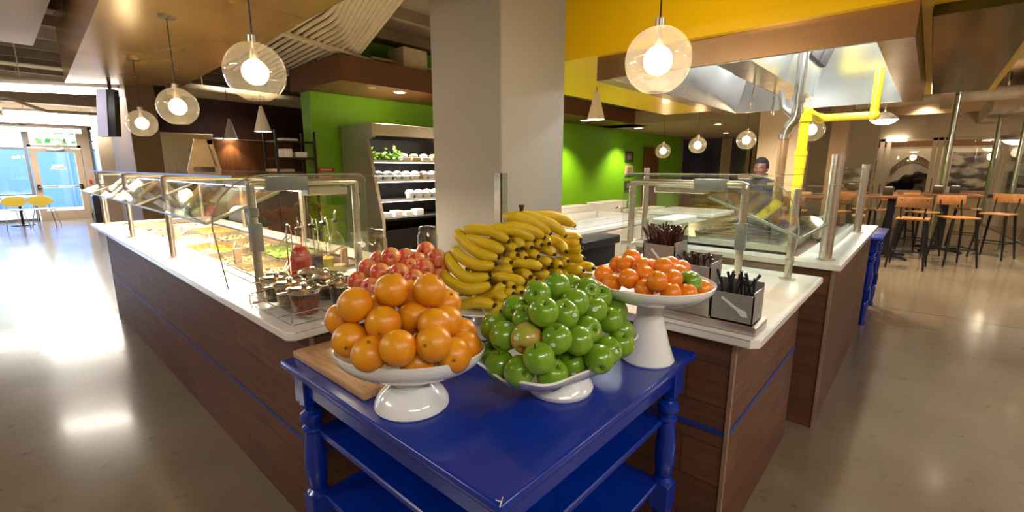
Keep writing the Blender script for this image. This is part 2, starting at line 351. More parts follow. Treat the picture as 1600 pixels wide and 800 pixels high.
# ---- soffits and bulkheads
b = NB(); ext(b, [(.42, -1.5), (.60, 3.0), (.838, 8.77), (1.968, 7.92), (1.75, 3.1), (1.70, -1.5)], 2.6, 3.45); struct('trim_1', b, 'bronze_ceiling', 'bronze painted dropped ceiling above the salad bar', ang=20)
b = NB(); box(b, 3.18, 12, 5.8, 7.3, 2.6, 2.92); struct('trim_2', b, 'brown_paint', 'brown bulkhead along the top of the green wall')
b = NB(); box(b, 11.2, 18.5, 1.6, 6.94, 2.6, 2.92); struct('trim_3', b, 'beige', 'tan dropped ceiling in front of the dark windows')
b = NB(); box(b, 2.87, 2.921, -.36, 2.95, 2.25, 3.2); box(b, 5.682, 6.6, -.36, 2.95, 2.25, 3.2); box(b, 2.921, 5.682, -.36, .128, 2.25, 3.2); box(b, 2.921, 5.682, 1.822, 2.95, 2.25, 3.2)
struct('trim_4', b, 'yellow_paint', 'bright yellow dropped bulkhead around the exhaust hood')
b = NB(); box(b, 17.2, 17.6, -3.8, 1.35, 2.33, 2.95); box(b, 13.2, 17.2, -3.9, -.75, 2.62, 2.95); struct('trim_5', b, 'beige_light', 'cream header above the mural glazing')
b = NB(); box(b, -5, .6, 4.6, 8.8, 3.02, 3.36); struct('trim_6', b, 'beige', 'pale ceiling panel left of the bronze soffit')
# ---- columns
def column(x0, x1, y0, y1, z1, m_, label):
    t_ = thing('column', label, 'column', ((x0+x1)/2, (y0+y1)/2, 0)); q = NB(); box(q, x0, x1, y0, y1, 0, z1, .006, 1); part('shaft', q, m_, t_, world=True); return t_
c0 = column(1.9, 2.49, 1.782, 2.37, 3.5, 'column_grey', 'big square taupe column standing behind the banana pile')
q = NB(); box(q, 1.893, 1.9, 1.775, 1.83, .94, 1.47, .001, 1); box(q, 1.893, 1.95, 1.775, 1.782, .94, 1.47, .001, 1); part('corner_guard', q, 'steel', c0, 'brushed steel corner guard', world=True)
q = NB()
for p in ((1.891, 1.808, 1.45), (1.925, 1.773, 1.45)): sph(q, p, .005, 8)
part('screw', q, 'chrome', c0, world=True)
column(1.43, 1.77, 8.6, 10.2, 2.9, 'column_brown', 'tall brown and cream column beyond the salad bar, left of the steel cabinet')
column(1.68, 1.95, 13.8, 14.3, 3.3, 'beige_light', 'slim cream column nearest the glass entrance')
column(10, 10.7, 1.8, 2.56, 3.3, 'beige_light', 'wide cream column behind the person at the grill')
column(10, 10.5, 1.14, 1.40, 3.3, 'column_brown', 'narrow brown column right of the yellow pipe')
column(13, 13.6, .95, 1.42, 3.3, 'beige', 'beige column between the brown column and the mural')
# ---- dark windows, mural glazing
p0, p1 = at_x(1070, 215, 19), at_x(1160, 220, 19)
b = NB()
for px in (1064, 1132, 1140, 1172, 1178):
    p = at_x(px, 230, 19); box(b, 18.95, 19.1, p.y-.09, p.y+.09, 0, 2.75)
box(b, 18.95, 19.1, 5.0, 7.7, 2.62, 2.75); box(b, 18.95, 19.1, 5.0, 7.7, .62, .75)
w = struct('window_5', b, 'beige_light'); g = NB(); box(g, 19.02, 19.04, 5.0, 7.7, .7, 2.7); struct('pane', g, 'night_glass', par=w)
b = NB(); box(b, 18.2, 18.3, -3.9, 4.6, 0, 3.5); struct('wall_mural', b, 'beige')
mu = thing('wall_mural_print', 'large sepia photo mural behind the high tables', 'mural', (18.18, -.3, .8))
q = NB(); box(q, 18.15, 18.19, -3.6, 2.2, .82, 2.12); part('background_print', q, 'mural_sky', mu, world=True)
q = NB(); box(q, 18.13, 18.15, -3.6, -.42, .84, 1.95); box(q, 18.13, 18.15, 1.25, 2.2, .84, 1.75); part('harbour_print', q, 'mural_dark', mu, world=True)
q = NB(); box(q, 18.14, 18.19, -3.6, 2.2, 2.12, 2.36); part('top_band', q, 'brown_paint', mu, world=True)
def disc_yz(q, X, cy, cz, ry, rz_, n=20, t=.012, a0=0, a1=2*PI): ext(q, [(cy+ry*math.cos(a0+(a1-a0)*i/n), cz+rz_*math.sin(a0+(a1-a0)*i/n)) for i in range(n)], X, X+t, 'x')
def on_mural(px, py): p = at_x(px, py, 18.13); return (p.y, p.z)
# arch band of letters
L0, L1, Tp = on_mural(1390, 272), on_mural(1453, 262), on_mural(1423, 250)
def arc3(off):
    out = []
    for i in range(25):
        t_ = i/24; y = L0[0]*(1-t_)+L1[0]*t_; base = L0[1]*(1-t_)+L1[1]*t_; out.append((y, base+(Tp[1]-(L0[1]+L1[1])/2)*math.sin(PI*t_)**.8+off))
    return out
hi_, lo_ = arc3(.10), arc3(-.08)
q = NB()
for i in range(24): ext(q, [lo_[i], lo_[i+1], hi_[i+1], hi_[i]], 18.125, 18.14, 'x')
part('arch_sign_print', q, 'mural_arch', mu, world=True)
q = NB()
for A_, o_ in ((hi_, .0), (lo_, 0)):
    for i in range(24): ext(q, [(A_[i][0], A_[i][1]-.012), (A_[i+1][0], A_[i+1][1]-.012), (A_[i+1][0], A_[i+1][1]+.012), (A_[i][0], A_[i][1]+.012)], 18.115, 18.13, 'x')
part('arch_edge_print', q, 'mural_black', mu, world=True)
q = NB()   # the arch lettering, too small to read
for i in range(1, 23):
    (y0_, z0_), (y1_, z1_) = lo_[i], hi_[i]
    dy = abs(lo_[1][0]-lo_[0][0])*.28
    ext(q, [(y0_-dy, z0_+.03), (y0_+dy*(.2 if i % 3 else 1), z0_+.03), (y0_+dy, z1_-.03), (y0_-dy*(1 if i % 2 else .3), z1_-.03)], 18.115, 18.125, 'x')
part('lettering', q, 'mural_black', mu, world=True)
q = NB()
def blob(px, py, rx, ry, mname=None):
    y, z = on_mural(px, py); s = 18.13/FOC*1.35; disc_yz(q, 18.112, y, z, rx*s, ry*s)
blob(1436, 292, 10, 12); blob(1436, 279, 3.4, 4.5); blob(1435, 275, 7.5, 1.8); blob(1434, 273, 3.2, 3)
blob(1404, 294, 9, 7); blob(1415, 288, 6, 8); blob(1416, 279, 3.5, 3.5)
part('silhouettes', q, 'mural_black', mu, world=True)
q = NB(); blob(1398, 299, 6, 5); blob(1409, 300, 6, 5); blob(1410, 287, 4, 4); blob(1389, 294, 9, 6)
part('grey_figures', q, 'mural_grey', mu, world=True)
# counter rail and wood wainscot below the mural glazing
b = NB(); box(b, 17.6, 17.75, -3.9, .02, .0, .74); box(b, 17.5, 17.8, -3.9, .05, .74, .82); struct('trim_7', b, 'pale_wood', 'pale wood wainscot below the mural glazing')
b = NB()
for px in (1374, 1384, 1455, 1464, 1474, 1556, 1566):
    p = at_x(px, 260, 17.55); box(b, 17.5, 17.6, p.y-.05, p.y+.05, 0, 2.34)
box(b, 17.5, 17.6, -3.9, 1.2, 2.26, 2.34)
w = struct('window_6', b, 'beige_light'); g = NB(); box(g, 17.54, 17.55, -3.9, 1.15, .82, 2.28); struct('pane', g, 'clear_pane', par=w)
# glass partition on floor posts at the far right
pt = thing('glass_partition', 'tall glass screen between steel floor posts at the right', 'partition', (12.6, -1.1, 0))
p = at_z(1456, 386, 0); b = NB(); tube(b, [(p.x, p.y, 0), (p.x, p.y, 3.5)], .045, 12); cyl(b, (p.x, p.y, 0), .09, .02); solo('floor_post', b, 'steel', 'steel floor post standing left of the glass partition, behind the stools', 'post')
for (px, py) in ((1528, 370), (1563, 392)):
    p = at_z(px, py, 0); q = NB(); tube(q, [(p.x, p.y, 0), (p.x, p.y, 3.5)], .045, 12); cyl(q, (p.x, p.y, 0), .09, .02); part('post', q, 'steel', pt, world=True)
pa, pb = at_z(1528, 370, 0), at_z(1563, 392, 0); pc = pb+(pb-pa)*1.4
q = NB(); slab(q, (pa.x, pa.y, .32), (pc.x, pc.y, .32), (pc.x, pc.y, 2.6), (pa.x, pa.y, 2.6), .012); part('glass_sheet', q, 'pane_glass', pt, world=True)
q = NB(); tube(q, [(pa.x, pa.y, .3), (pc.x, pc.y, .3)], .022, 8); tube(q, [(pa.x, pa.y, 2.62), (pc.x, pc.y, 2.62)], .022, 8); part('rail', q, 'steel', pt, world=True)
# floor joint
ja, jb = at_z(1340, 474, 0), at_z(1600, 516, 0)
b = NB(); box(b, 6.35, 6.358, -4.4, .4, .0003, .0009); struct('trim_8', b, 'black_metal', 'thin saw cut joint in the concrete floor')

# ================================================================== CEILING SERVICES
def run(name, pts, r, m_, label, cat, group=None, n=8): b_ = NB(); tube(b_, pts, r, n); return solo(name, b_, m_, label, cat, group)
d1 = (at_d(425, 262, 1)-CAMO); d1.z = 0; d1.normalize()
box_ = NB(); box(box_, 3.05, 6.15, -.30, .085, 2.2, 2.249, .004, 1); struct('trim_9', box_, 'underside_shade', 'yellow bulkhead underside panel, its shade and reflections painted dark olive')  # dark olive paints the shade and reflections of the bulkhead's glossy yellow underside
NC = 13
for k in range(NC):
    x = 2.35+k*.108; yb = 4.35+k*.15
    pts = [(x+.35, 8.4 if k < 9 else 6.5, 3.0), (x+.02, yb+.25, 3.0), (x-.01, yb+.08, 3.0), (x-.06, yb-.1, 3.0), (x-.06-d1.x*3.4, yb-.1-d1.y*3.4, 3.0)]
    run('conduit', pts, .024, 'conduit', 'cream ceiling conduit bending over the salad bar, '+('leftmost of the parallel runs' if k == 0 else 'rightmost of the parallel runs' if k == NC-1 else '%s from the left in the parallel rack' % (ORD[k] if k < 12 else ['thirteenth', 'fourteenth'][k-12])), 'conduit', 'parallel conduits on the ceiling rack')
b = NB()
p, q_ = at_z(425, 49, 2.95), at_z(580, 97, 2.95); dd = (q_-p).normalized(); nn = Vector((-dd.y, dd.x, 0))*.05
hexa(b, [p-nn, q_-nn, q_+nn, p+nn]+[v+Vector((0, 0, .03)) for v in (p-nn, q_-nn, q_+nn, p+nn)])
solo('strut_channel', b, 'conduit', 'cream steel strut carrying the parallel conduits', 'bracket')
b = NB(); p, q_ = at_z(290, 133, 2.95), at_z(372, 155, 2.95); nn = Vector((.04, .04, 0))
hexa(b, [p-nn, q_-nn, q_+nn, p+nn]+[v+Vector((0, 0, .04)) for v in (p-nn, q_-nn, q_+nn, p+nn)]); solo('strut_channel', b, 'conduit', 'cream steel strut beside the end of the bronze soffit', 'bracket')
b = NB(); tube(b, [(2.1, 9.3, 2.75), (5.4, 9.6, 2.75)], .11, 16)
for x in (2.6, 4.6): tube(b, [(x, 9.3+(x-2.1)*.09, 2.80), (x, 9.3+(x-2.1)*.09, 3.5)], .008, 6)
solo('duct', b, 'conduit', 'cream round duct in front of the maroon wall', 'duct')
run('duct', [(-4.5, 11.6, 2.85), (6, 11.0, 2.85)], .10, 'conduit', 'cream round duct crossing above the entrance aisle', 'duct', n=16)
run('pipe', [(-4.5, 10.4, 3.0), (2.2, 10.4, 3.0)], .03, 'conduit', 'thin cream pipe above the round duct near entrance', 'pipe')
run('pipe', [(-4.5, 12.9, 2.75), (.4, 12.9, 2.75), (.9, 12.9, 2.55), (4, 12.9, 2.55)], .03, 'conduit', 'thin cream pipe with a dropped bend near entrance', 'pipe')
b = NB(); box(b, -4.8, 6, 13.2, 13.5, 2.72, 3.0); solo('ceiling_beam', b, 'beige', 'beige beam between the linear lamps near entrance', 'beam')
b = NB(); box(b, -4.8, 6, 15.4, 15.7, 2.72, 3.0); solo('ceiling_beam', b, 'beige_light', 'pale beam closest to the entrance glass', 'beam')
# green void above bulkhead
b = NB(); box(b, 3.3, 12, 6.7, 6.74, 2.92, 3.4); struct('wall_above', b, 'green_paint')
run('pipe', [(3.9, 6.2, 3.05), (12, 6.2, 3.05)], .02, 'conduit', 'thin pale pipe above the brown bulkhead', 'pipe')
b = NB(); box(b, 4.3, 4.75, 6.0, 6.4, 2.95, 3.25, .02); solo('air_box', b, 'conduit', 'pale boxy duct fitting above the brown bulkhead', 'duct')
# right side conduits and louvre lights
for k in range(7):
    y = .35-k*.10
    run('conduit', [(7.2+k*.05, y+.6, 2.75), (9.5, y-.05, 2.75), (10.2, y-.1, 2.8), (10.5, y-.1, 3.3)], .02, 'conduit', 'cream conduit curving up beyond the hood, %s from the left' % ORD[k], 'conduit', 'curved conduits beyond the hood')
b = NB(); box(b, 10.8, 13.5, -.15, .02, 2.72, 2.82); solo('ceiling_beam', b, 'beige_light', 'pale steel beam above the high tables', 'beam')
run('duct', [(12.5, 1.6, 2.85), (12.5, -3.9, 2.85)], .12, 'conduit', 'cream duct crossing above the high tables', 'duct', n=16)
run('pipe', [(8.5, -.5, 3.2), (17.0, -.6, 3.2)], .035, 'conduit', 'cream pipe at the far right ceiling', 'pipe')
b = NB(); box(b, 15.2, 17.0, .2, 1.1, 2.7, 2.76)
for k in range(10): box(b, 15.3+k*.16, 15.34+k*.16, .25, 1.05, 2.64, 2.7)
solo('air_grille', b, 'beige_light', 'slatted cream ceiling grille in front of the mural', 'grille')

# ================================================================== LAMPS
def globe(x, y, z, r, top, label, W=1.0, grp='glass globe pendants'):
    g = thing('globe_pendant', label, 'pendant lamp', (x, y, z), 0, grp)
    q = NB(); lathe(q, [(r*math.sin(PI*i/24), r*math.cos(PI*i/24)) for i in range(2, 22)]+[(r*.25, -r*.92), (r*.2, -r*.80)], n=40)
    part('globe', q, 'globe_glass', g)
    q = NB(); cyl(q, (0, 0, r*.99), .022, .03); cyl(q, (0, 0, r*.42), .02, r*.35, r2=.014); tube(q, [(0, 0, r*.5), (0, 0, r*1.02)], .008, 8); part('socket', q, 'brushed', g)
    q = NB(); tube(q, [(0, 0, r*1.1), (0, 0, top-z)], .0035, 6); part('cord', q, 'black_plastic', g)
    q = NB(); cyl(q, (0, 0, top-z-.02), .06, .02); part('canopy', q, 'brushed', g)
    q = NB(); sph(q, (0, 0, r*.02), r*.38, 20, (1, 1, 1.12)); part('bulb', q, 'bulb', g, 'glowing warm bulb')
    if W: point((x, y, z-.0), GLOBE_W*W, r*.47)
    return g
p = at_z(1028, 95, 1.95); globe(p.x, p.y, p.z, .138, 3.49, 'clear glass globe lamp hanging nearest, in front of the yellow bulkhead', 3.6)
for (px, py, lab) in ((399, 113, 'largest globe lamp left of the column, above the salad bar'), (278, 167, 'middle of the three globe lamps above the salad bar'), (222, 193, 'farthest left globe lamp above the salad bar')):
    p = at_z(px, py, 1.95); globe(p.x, p.y, p.z, .138, 2.6, lab)
for (px, py, z, r, lab) in ((1036, 236, 1.8, .135, 'small globe lamp in front of the green wall end'), (1090, 227, 1.86, .135, 'small globe lamp in front of the dark window'), (1166, 219, 1.9, .135, 'globe lamp just above the head of the person'), (1268, 203, 1.98, .15, 'globe lamp half hidden behind the yellow pipe')):
    p = at_z(px, py, z); globe(p.x, p.y, p.z, r, 3.49, lab, .6 if px < 1200 else .1)
def downlight(x, y, z, label, W=22, r=.08):
    g = thing('downlight', label, 'ceiling light', (x, y, z), 0, 'recessed round downlights')
    q = NB(); lathe(q, [(r*1.25, 0), (r*1.25, -.008), (r, -.010), (r, 0)], n=28); part('trim_ring', q, 'white_paint', g)
    q = NB(); cyl(q, (0, 0, -.006), r*.97, .004); part('lens', q, 'lamp_white', g)
    if W: spot((x, y, z-.03), W, 110)
downlight(4.25, 6.05, 2.6, 'bright round downlight in the brown bulkhead left of the column', 190)
downlight(9.6, 6.25, 2.6, 'round downlight over the green wall just right of the column', 200, .11); downlight(12.4, 6.3, 2.6, 'second round downlight right of the column over the green wall', 200, .11)
downlight(6.6, 6.2, 2.6, 'round downlight hidden behind the taupe column', 110)
g = thing('downlight', 'unlit round downlight beside the bright one in the brown bulkhead', 'ceiling light', (3.75, 6.0, 2.6), 0, 'recessed round downlights')
q = NB(); cyl(q, (0, 0, -.006), .06, .006); part('trim_ring', q, 'beige_light', g)
def cone(x, y, z, top, label, r=.105, h=.30):
    g = thing('cone_pendant', label, 'pendant lamp', (x, y, z), 0, 'pale cone pendants')
    q = NB(); lathe(q, [(r, 0), (r*.97, .004), (.022, h-.02), (.018, h), (0, h)], n=32); part('shade', q, 'white_paint', g)
    q = NB(); cyl(q, (0, 0, .006), r*.9, .006); part('lens', q, 'lamp_white', g)
    q = NB(); tube(q, [(0, 0, h), (0, 0, top-z)], .004, 6); part('cord', q, 'black_plastic', g); spot((x, y, z-.01), 14, 100)
for (px, py, lab) in ((361, 217, 'left pale cone lamp in front of the maroon wall'), (411, 206, 'right pale cone lamp in front of the maroon wall'), (931, 187, 'pale cone lamp just right of the taupe column')):
    p = at_z(px, py, 1.95); cone(p.x, p.y, p.z, 3.49 if px < 900 else 2.25, lab, .105 if px < 900 else .085, .32 if px < 900 else .26)
def tube_lamp(x0, y0, x1, y1, z, label, r=.045, W=30, cords=True, aw=.05):
    c_ = ((x0+x1)/2, (y0+y1)/2, z); g = thing('linear_lamp', label, 'ceiling light', c_, 0, 'suspended linear lamps')
    q = NB(); tube(q, smooth_path([(x0, y0, z), ((x0*3+x1)/4, (y0*3+y1)/4, z), c_, ((x0+3*x1)/4, (y0+3*y1)/4, z), (x1, y1, z)], 3), r, 12); part('diffuser', q, 'tube_lamp', g, world=True)
    d_ = Vector((x1-x0, y1-y0, 0)).normalized(); n_ = Vector((-d_.y, d_.x, 0))*.03
    q = NB(); A_ = [Vector((x0, y0, z+r)), Vector((x1, y1, z+r))]; hexa(q, [A_[0]-n_, A_[1]-n_, A_[1]+n_, A_[0]+n_]+[v+Vector((0, 0, .05)) for v in (A_[0]-n_, A_[1]-n_, A_[1]+n_, A_[0]+n_)]); part('housing', q, 'white_paint', g, world=True)
    for s_ in (.2, .8):
        v = A_[0].lerp(A_[1], s_); q = NB(); tube(q, [v, (v.x, v.y, 3.499)], .006, 6); part('suspension_wire', q, 'conduit', g, world=True)
    if W: area((c_[0], c_[1], z-r-.02), (Vector((x1-x0, y1-y0, 0))).length, aw, W, (1, .93, .82), rot=(0, 0, math.atan2(y1-y0, x1-x0)))
tube_lamp(.22, 9.6, 1.42, 8.95, 2.56, 'largest glowing linear lamp at upper left beside the soffit end', .05, 18)
tube_lamp(.35, 13.9, 1.75, 13.6, 2.55, 'short linear lamp second from the near one toward the entrance', .05, 30)
tube_lamp(-.6, 15.1, 2.1, 14.9, 2.5, 'long linear lamp spanning the aisle toward the entrance', .06, 40)
tube_lamp(.2, 17.3, 1.8, 17.2, 2.42, 'linear lamp closest to the entrance glass', .05, 30)
# unseen lamps added for fill light on the camera's side of the room
for (x0, y0, x1, y1, W) in ((-1.6, -1.2, .0, -2.6, 1.2), (.6, -2.4, 2.2, -2.4, 1.0), (-2.2, 2.2, -2.2, 4.2, 1.0), (4.6, -3.9, 6.2, -3.9, .8), (9.0, -2.8, 11.0, -2.8, 1.2), (-2.2, 7, -2.2, 9, .8)):
    tube_lamp(x0, y0, x1, y1, 3.0, 'unseen linear lamp added for fill light over the aisle', .04, FILL_LAMP*W)
for px, py, z, lab in ((1381, 188, 2.2, 'bright pendant dome lamp just right of the yellow pipe elbow'), (1593, 219, 2.1, 'small dome lamp at the far right edge')):
    p = at_z(px, py, z); g = thing('dome_lamp', lab, 'pendant lamp', p, 0, 'small dome pendants'); s_ = p.length/9
    q = NB(); lathe(q, [(.17*s_, 0), (.16*s_, .03*s_), (.07*s_, .10*s_), (.02, .12*s_)], n=28); part('shade', q, 'white_paint', g)
    q = NB(); sph(q, (0, 0, .0), .15*s_, 18, (1, 1, .4)); part('bulb', q, 'lamp_white', g); q = NB(); tube(q, [(0, 0, .12*s_), (0, 0, 3.4-z)], .008, 6); part('cord', q, 'conduit', g); point((p.x, p.y, z-.25), 16, .12)
for px, py, lab in ((1401, 218, 'flat oblong ceiling light in the cream header above the mural'),):
    p = at_x(px, py, 17.15); b = NB(); box(b, p.x-.02, p.x+.04, p.y-.22, p.y+.22, p.z-.04, p.z+.04); solo('panel_light', b, 'lamp_white', lab, 'ceiling light')
for (x, y, z, W_, lab) in ((9.6, -.7, 3.497, 420, 'round lamp added for fill light above the high tables'), (13.5, -1.9, 3.497, 450, 'round lamp added for fill light above the glass partition'), (15.6, .6, 3.497, 600, 'round lamp added for fill light in front of the mural'), (8.2, 4.4, 3.497, 300, 'round lamp added for fill light behind the hood'), (4.6, 3.9, 3.497, 160, 'round lamp added for fill light behind the taupe column'), (3.2, 9.3, 3.497, 80, 'round lamp added for fill light in front of the maroon wall'), (8.3, 1.9, 3.497, 420, 'round lamp added for fill light just beyond the yellow bulkhead')):  # fill lights added for brightness, each given a round ceiling fitting
    downlight(x, y, z, lab, W_, .09)
downlight(12.6, 4.2, 2.6, 'round fill light added in the tan ceiling before the dark windows', 160, .08); downlight(15.8, 5.0, 2.6, 'round fill light added in the tan ceiling closest to the dark windows', 220, .08)  # two lamps added to lift the dark area by the windows
downlight(17.9, .3, 3.497, 'small round lamp added to brighten the left mural panel', 90, .06); downlight(17.9, -1.6, 3.497, 'small round lamp added to brighten the right mural panel', 90, .06)  # two lamps added only to brighten the mural
# ================================================================== COUNTERS
st = thing('counter_cabinet', 'long walnut clad cabinet under the salad bar on the left', 'cabinet', (1.1, 3.9, 0))
q = NB(); box(q, .70, 1.45, 1.60, 6.15, .0, .80); box(q, .70, .79, 1.6, 6.15, .8, .908); box(q, 1.43, 1.45, 1.6, 6.15, .8, .908); box(q, .79, 1.43, 1.6, 2.34, .8, .908); box(q, .79, 1.43, 5.96, 6.15, .8, .908); part('body', q, 'walnut', st, world=True)
q = NB(); box(q, .697, .704, 1.6, 6.1, .405, .425); box(q, .70, 1.6, 1.597, 1.603, .42, .44); part('stripe', q, 'blue_strip', st, 'thin blue reveal line', world=True)
q = NB(); box(q, .690, .702, 1.592, 1.606, 0, .905); part('corner_trim', q, 'edge_trim', st, world=True)
q = NB(); box(q, 1.45, 1.86, 1.60, 2.5, .0, .908); part('return_panel', q, 'walnut', st, world=True)
st = thing('counter_cabinet', 'low walnut clad cabinet under the cutlery counter on the right', 'cabinet', (2.2, .9, 0))
q = NB(); box(q, 1.66, 2.8, .43, 1.3, 0, .898); part('body', q, 'walnut', st, world=True)
q = NB(); box(q, 1.656, 1.664, .43, 1.3, .53, .552); box(q, 1.66, 2.8, .426, .432, .53, .552); part('stripe', q, 'blue_strip', st, 'thin blue reveal line', world=True)
q = NB(); box(q, 1.652, 1.668, .424, .438, 0, .895); part('corner_trim', q, 'edge_trim', st, world=True)
b = NB()
ext(b, [(.6, 1.585), (.6, 6.18), (1.01, 6.18), (1.01, 5.94), (.81, 5.94), (.81, 2.36), (1.01, 2.36), (1.41, 2.36), (1.41, 5.94), (1.01, 5.94), (1.01, 6.18), (1.62, 6.18), (1.62, 2.62), (1.89, 2.62), (1.89, 1.36), (2.83, 1.36), (2.83, .345), (1.625, .345), (1.6, .37), (1.6, 1.56), (.625, 1.56)], .908, .94)
bmesh.ops.bevel(b, geom=[e for e in b.edges if abs(e.verts[0].co.z-e.verts[1].co.z) < 1e-4], offset=.004, segments=2, affect='EDGES')
solo('worktop', b, 'white_stone', 'white stone worktop wrapping from the salad bar to the cutlery counter', 'worktop')
st = thing('counter_cabinet', 'taller walnut clad cabinet behind the right counter, below the glass posts', 'cabinet', (4.2, 1, 0))
q = NB(); box(q, 3.01, 5.3, .325, 1.5, 0, .955); part('body', q, 'walnut', st, world=True)
q = NB(); box(q, 3.003, 3.017, .318, .333, 0, .95); part('corner_trim', q, 'edge_trim', st, world=True)
b = NB(); ext(b, [(2.97, .29), (2.97, 1.6), (3.12, 1.6), (3.12, .52), (5.35, .52), (5.35, .29)], .955, .985); solo('worktop', b, 'white_stone', 'white stone ledge along the grill station on the right', 'worktop')
# ================================================================== BLUE TABLE
def blue_table(x0, y0, W_, D_, H_, label):
    t_ = thing('console_table', label, 'table', (x0+W_/2, y0+D_/2, 0)); hw, hd = W_/2, D_/2
    q = NB(); box(q, -hw, hw, -hd, hd, H_-.028, H_, .009, 3); part('tabletop', q, 'blue_paint', t_)
    q = NB(); i_ = .055
    for s in (-1, 1):
        box(q, -hw+.09, hw-.09, s*(hd-i_)-.01, s*(hd-i_)+.01, H_-.115, H_-.028); box(q, s*(hw-i_)-.01, s*(hw-i_)+.01, -hd+.09, hd-.09, H_-.115, H_-.028)
    part('apron', q, 'blue_paint', t_)
    for z in (.61, .36): q = NB(); box(q, -hw+.07, hw-.07, -hd+.07, hd-.07, z-.022, z, .004, 1); part('shelf', q, 'blue_paint', t_)
    q = NB(); box(q, -hw+.07, -hw+.088, -hd+.06, hd-.06, .12, .34); 
    q.free()
    for sx in (-1, 1):
        for sy in (-1, 1):
            q = NB(); cx, cy = sx*(hw-.065), sy*(hd-.065); T = H_-.028
            box(q, cx-.036, cx+.036, cy-.036, cy+.036, T-.12, T, .004, 1)
            lathe(q, [(0, T-.119), (.024, T-.12), (.034, T-.128), (.026, T-.138), (.020, T-.150), (.036, T-.162), (.040, T-.178), (.034, T-.194), (.021, T-.205), (.034, T-.214), (.036, T-.222), (.027, T-.232), (.030, T-.26), (.036, T-.32), (.037, T-.38), (.032, T-.44), (.024, T-.455), (.036, T-.465), (.036, T-.478), (0, T-.479)], (cx, cy, 0), 28)
            box(q, cx-.036, cx+.036, cy-.036, cy+.036, .25, T-.478, .004, 1)
            lathe(q, [(0, .251), (.030, .25), (.036, .24), (.022, .225), (.034, .20), (.030, .12), (.022, .05), (.030, .03), (.030, 0), (0, 0)], (cx, cy, 0), 24)
            part('leg', q, 'blue_paint', t_)
    return t_
bt = blue_table(.562, .532, 1.02, 1.02, .86, 'glossy royal blue turned leg table carrying all the fruit')
q = NB(); tube(q, [(.572, .552, .8606), (.575, .54, .8606), (.586, .547, .8606)], .0012, 5); tube(q, [(.575, .54, .8606), (.566, .536, .857)], .0012, 5); part('chip', q, 'paper', bt, 'pale chip in the paint at the near corner', world=True)
blue_table(5.42, .25, 1.0, .9, .86, 'second blue table standing past the end of the grill counter')
b = NB(); box(b, .605, .90, 1.09, 1.545, .8605, .884, .004, 2); solo('cutting_board', b, 'board_wood', 'thick butcher block board under the near oranges bowl edge', 'cutting board')
# ================================================================== FRUIT BOWLS
def footed(cx, cy, foot, label, bowl_r, zr, depth, name='pedestal_bowl', z0=.8605, sides=None, oval=0):
    t_ = thing(name, label, 'bowl', (cx, cy, z0)); zr -= z0; zb = zr-depth
    q = NB(); lathe(q, [(0, 0)]+foot(zb)+[(0, zb+.004)], n=56); part('foot', q, 'ceramic', t_)
    q = NB(); out = []; K = 14
    if sides is None:
        prof = [(.0, zb)]+[(bowl_r*math.sin(PI/2*i/K)**.9, zb+depth*(1-math.cos(PI/2*i/K))**1.0) for i in range(1, K+1)]
        prof += [(bowl_r-.004, zr+.002)]+[((bowl_r-.009)*math.sin(PI/2*i/K)**.9, zb+.009+(depth-.007)*(1-math.cos(PI/2*i/K))) for i in range(K-1, 0, -1)]+[(0, zb+.009)]
        lathe(q, prof, n=72)
        if oval:
            e_ = Vector((_r.x, _r.y, 0)).normalized(); g_ = Vector((-e_.y, e_.x, 0))
            for v in q.verts: a_, c_ = v.co.dot(e_), v.co.dot(g_); v.co = e_*a_+g_*c_*oval+Vector((0, 0, v.co.z))
    part('bowl', q, 'ceramic', t_); return t_
low_foot = lambda zb: [(.099, 0), (.102, .004), (.100, .016), (.088, .036), (.070, .052), (.057, .066), (.053, zb*.8), (.060, zb+.004)]
footed(.69, .985, low_foot, 'white footed bowl heaped with large oranges on the blue table', .203, 1.022, .082, oval=.70)
tall_foot = lambda zb: [(.086, 0), (.089, .006), (.084, .02), (.070, .06), (.056, .11), (.045, .15), (.042, zb*.92), (.055, zb+.004)]
footed(1.41, .64, tall_foot, 'tall white pedestal bowl of tangerines at the right table corner', .198, 1.135, .072)
footed(.985, 1.44, low_foot, 'white footed bowl of red apples behind the oranges', .175, 1.025, .05)
footed(1.235, 1.225, low_foot, 'white pedestal plate carrying the banana pile', .215, .992, .022, 'pedestal_plate')
# square dish: superellipse with lifted corners
t_ = thing('square_pedestal_dish', 'white square footed dish heaped with green apples', 'bowl', (1.035, .735, .8605))
q = NB(); lathe(q, [(0, 0), (.092, 0), (.096, .004), (.098, .014), (.088, .032), (.070, .048), (.062, .066), (0, .068)], n=56); part('foot', q, 'ceramic', t_)
q = NB()
def sq(r, n, a):
    c_, s_ = math.cos(a), math.sin(a); return r/((abs(c_)**n+abs(s_)**n)**(1/n))
rings = []
for (r, z, n, lift) in [(.02, .062, 2, 0), (.09, .063, 2.3, 0), (.14, .070, 3, .004), (.175, .086, 3.6, .012), (.192, .106, 6.5, .020), (.196, .112, 7, .022), (.192, .115, 7, .023), (.170, .094, 4.5, .012), (.138, .077, 3, .005), (.09, .071, 2.3, 0), (.02, .070, 2, 0)]:
    rings.append([Vector((sq(r, n, 2*PI*j/96)*math.cos(2*PI*j/96), sq(r, n, 2*PI*j/96)*math.sin(2*PI*j/96), z+lift*(abs(math.sin(4*PI*j/96))**1.2))) for j in range(96)])
for R_ in rings:
    for v in R_: v.x *= 1.27; v.y *= .74
ring_loft(q, rings); part('dish', q, 'ceramic', t_)
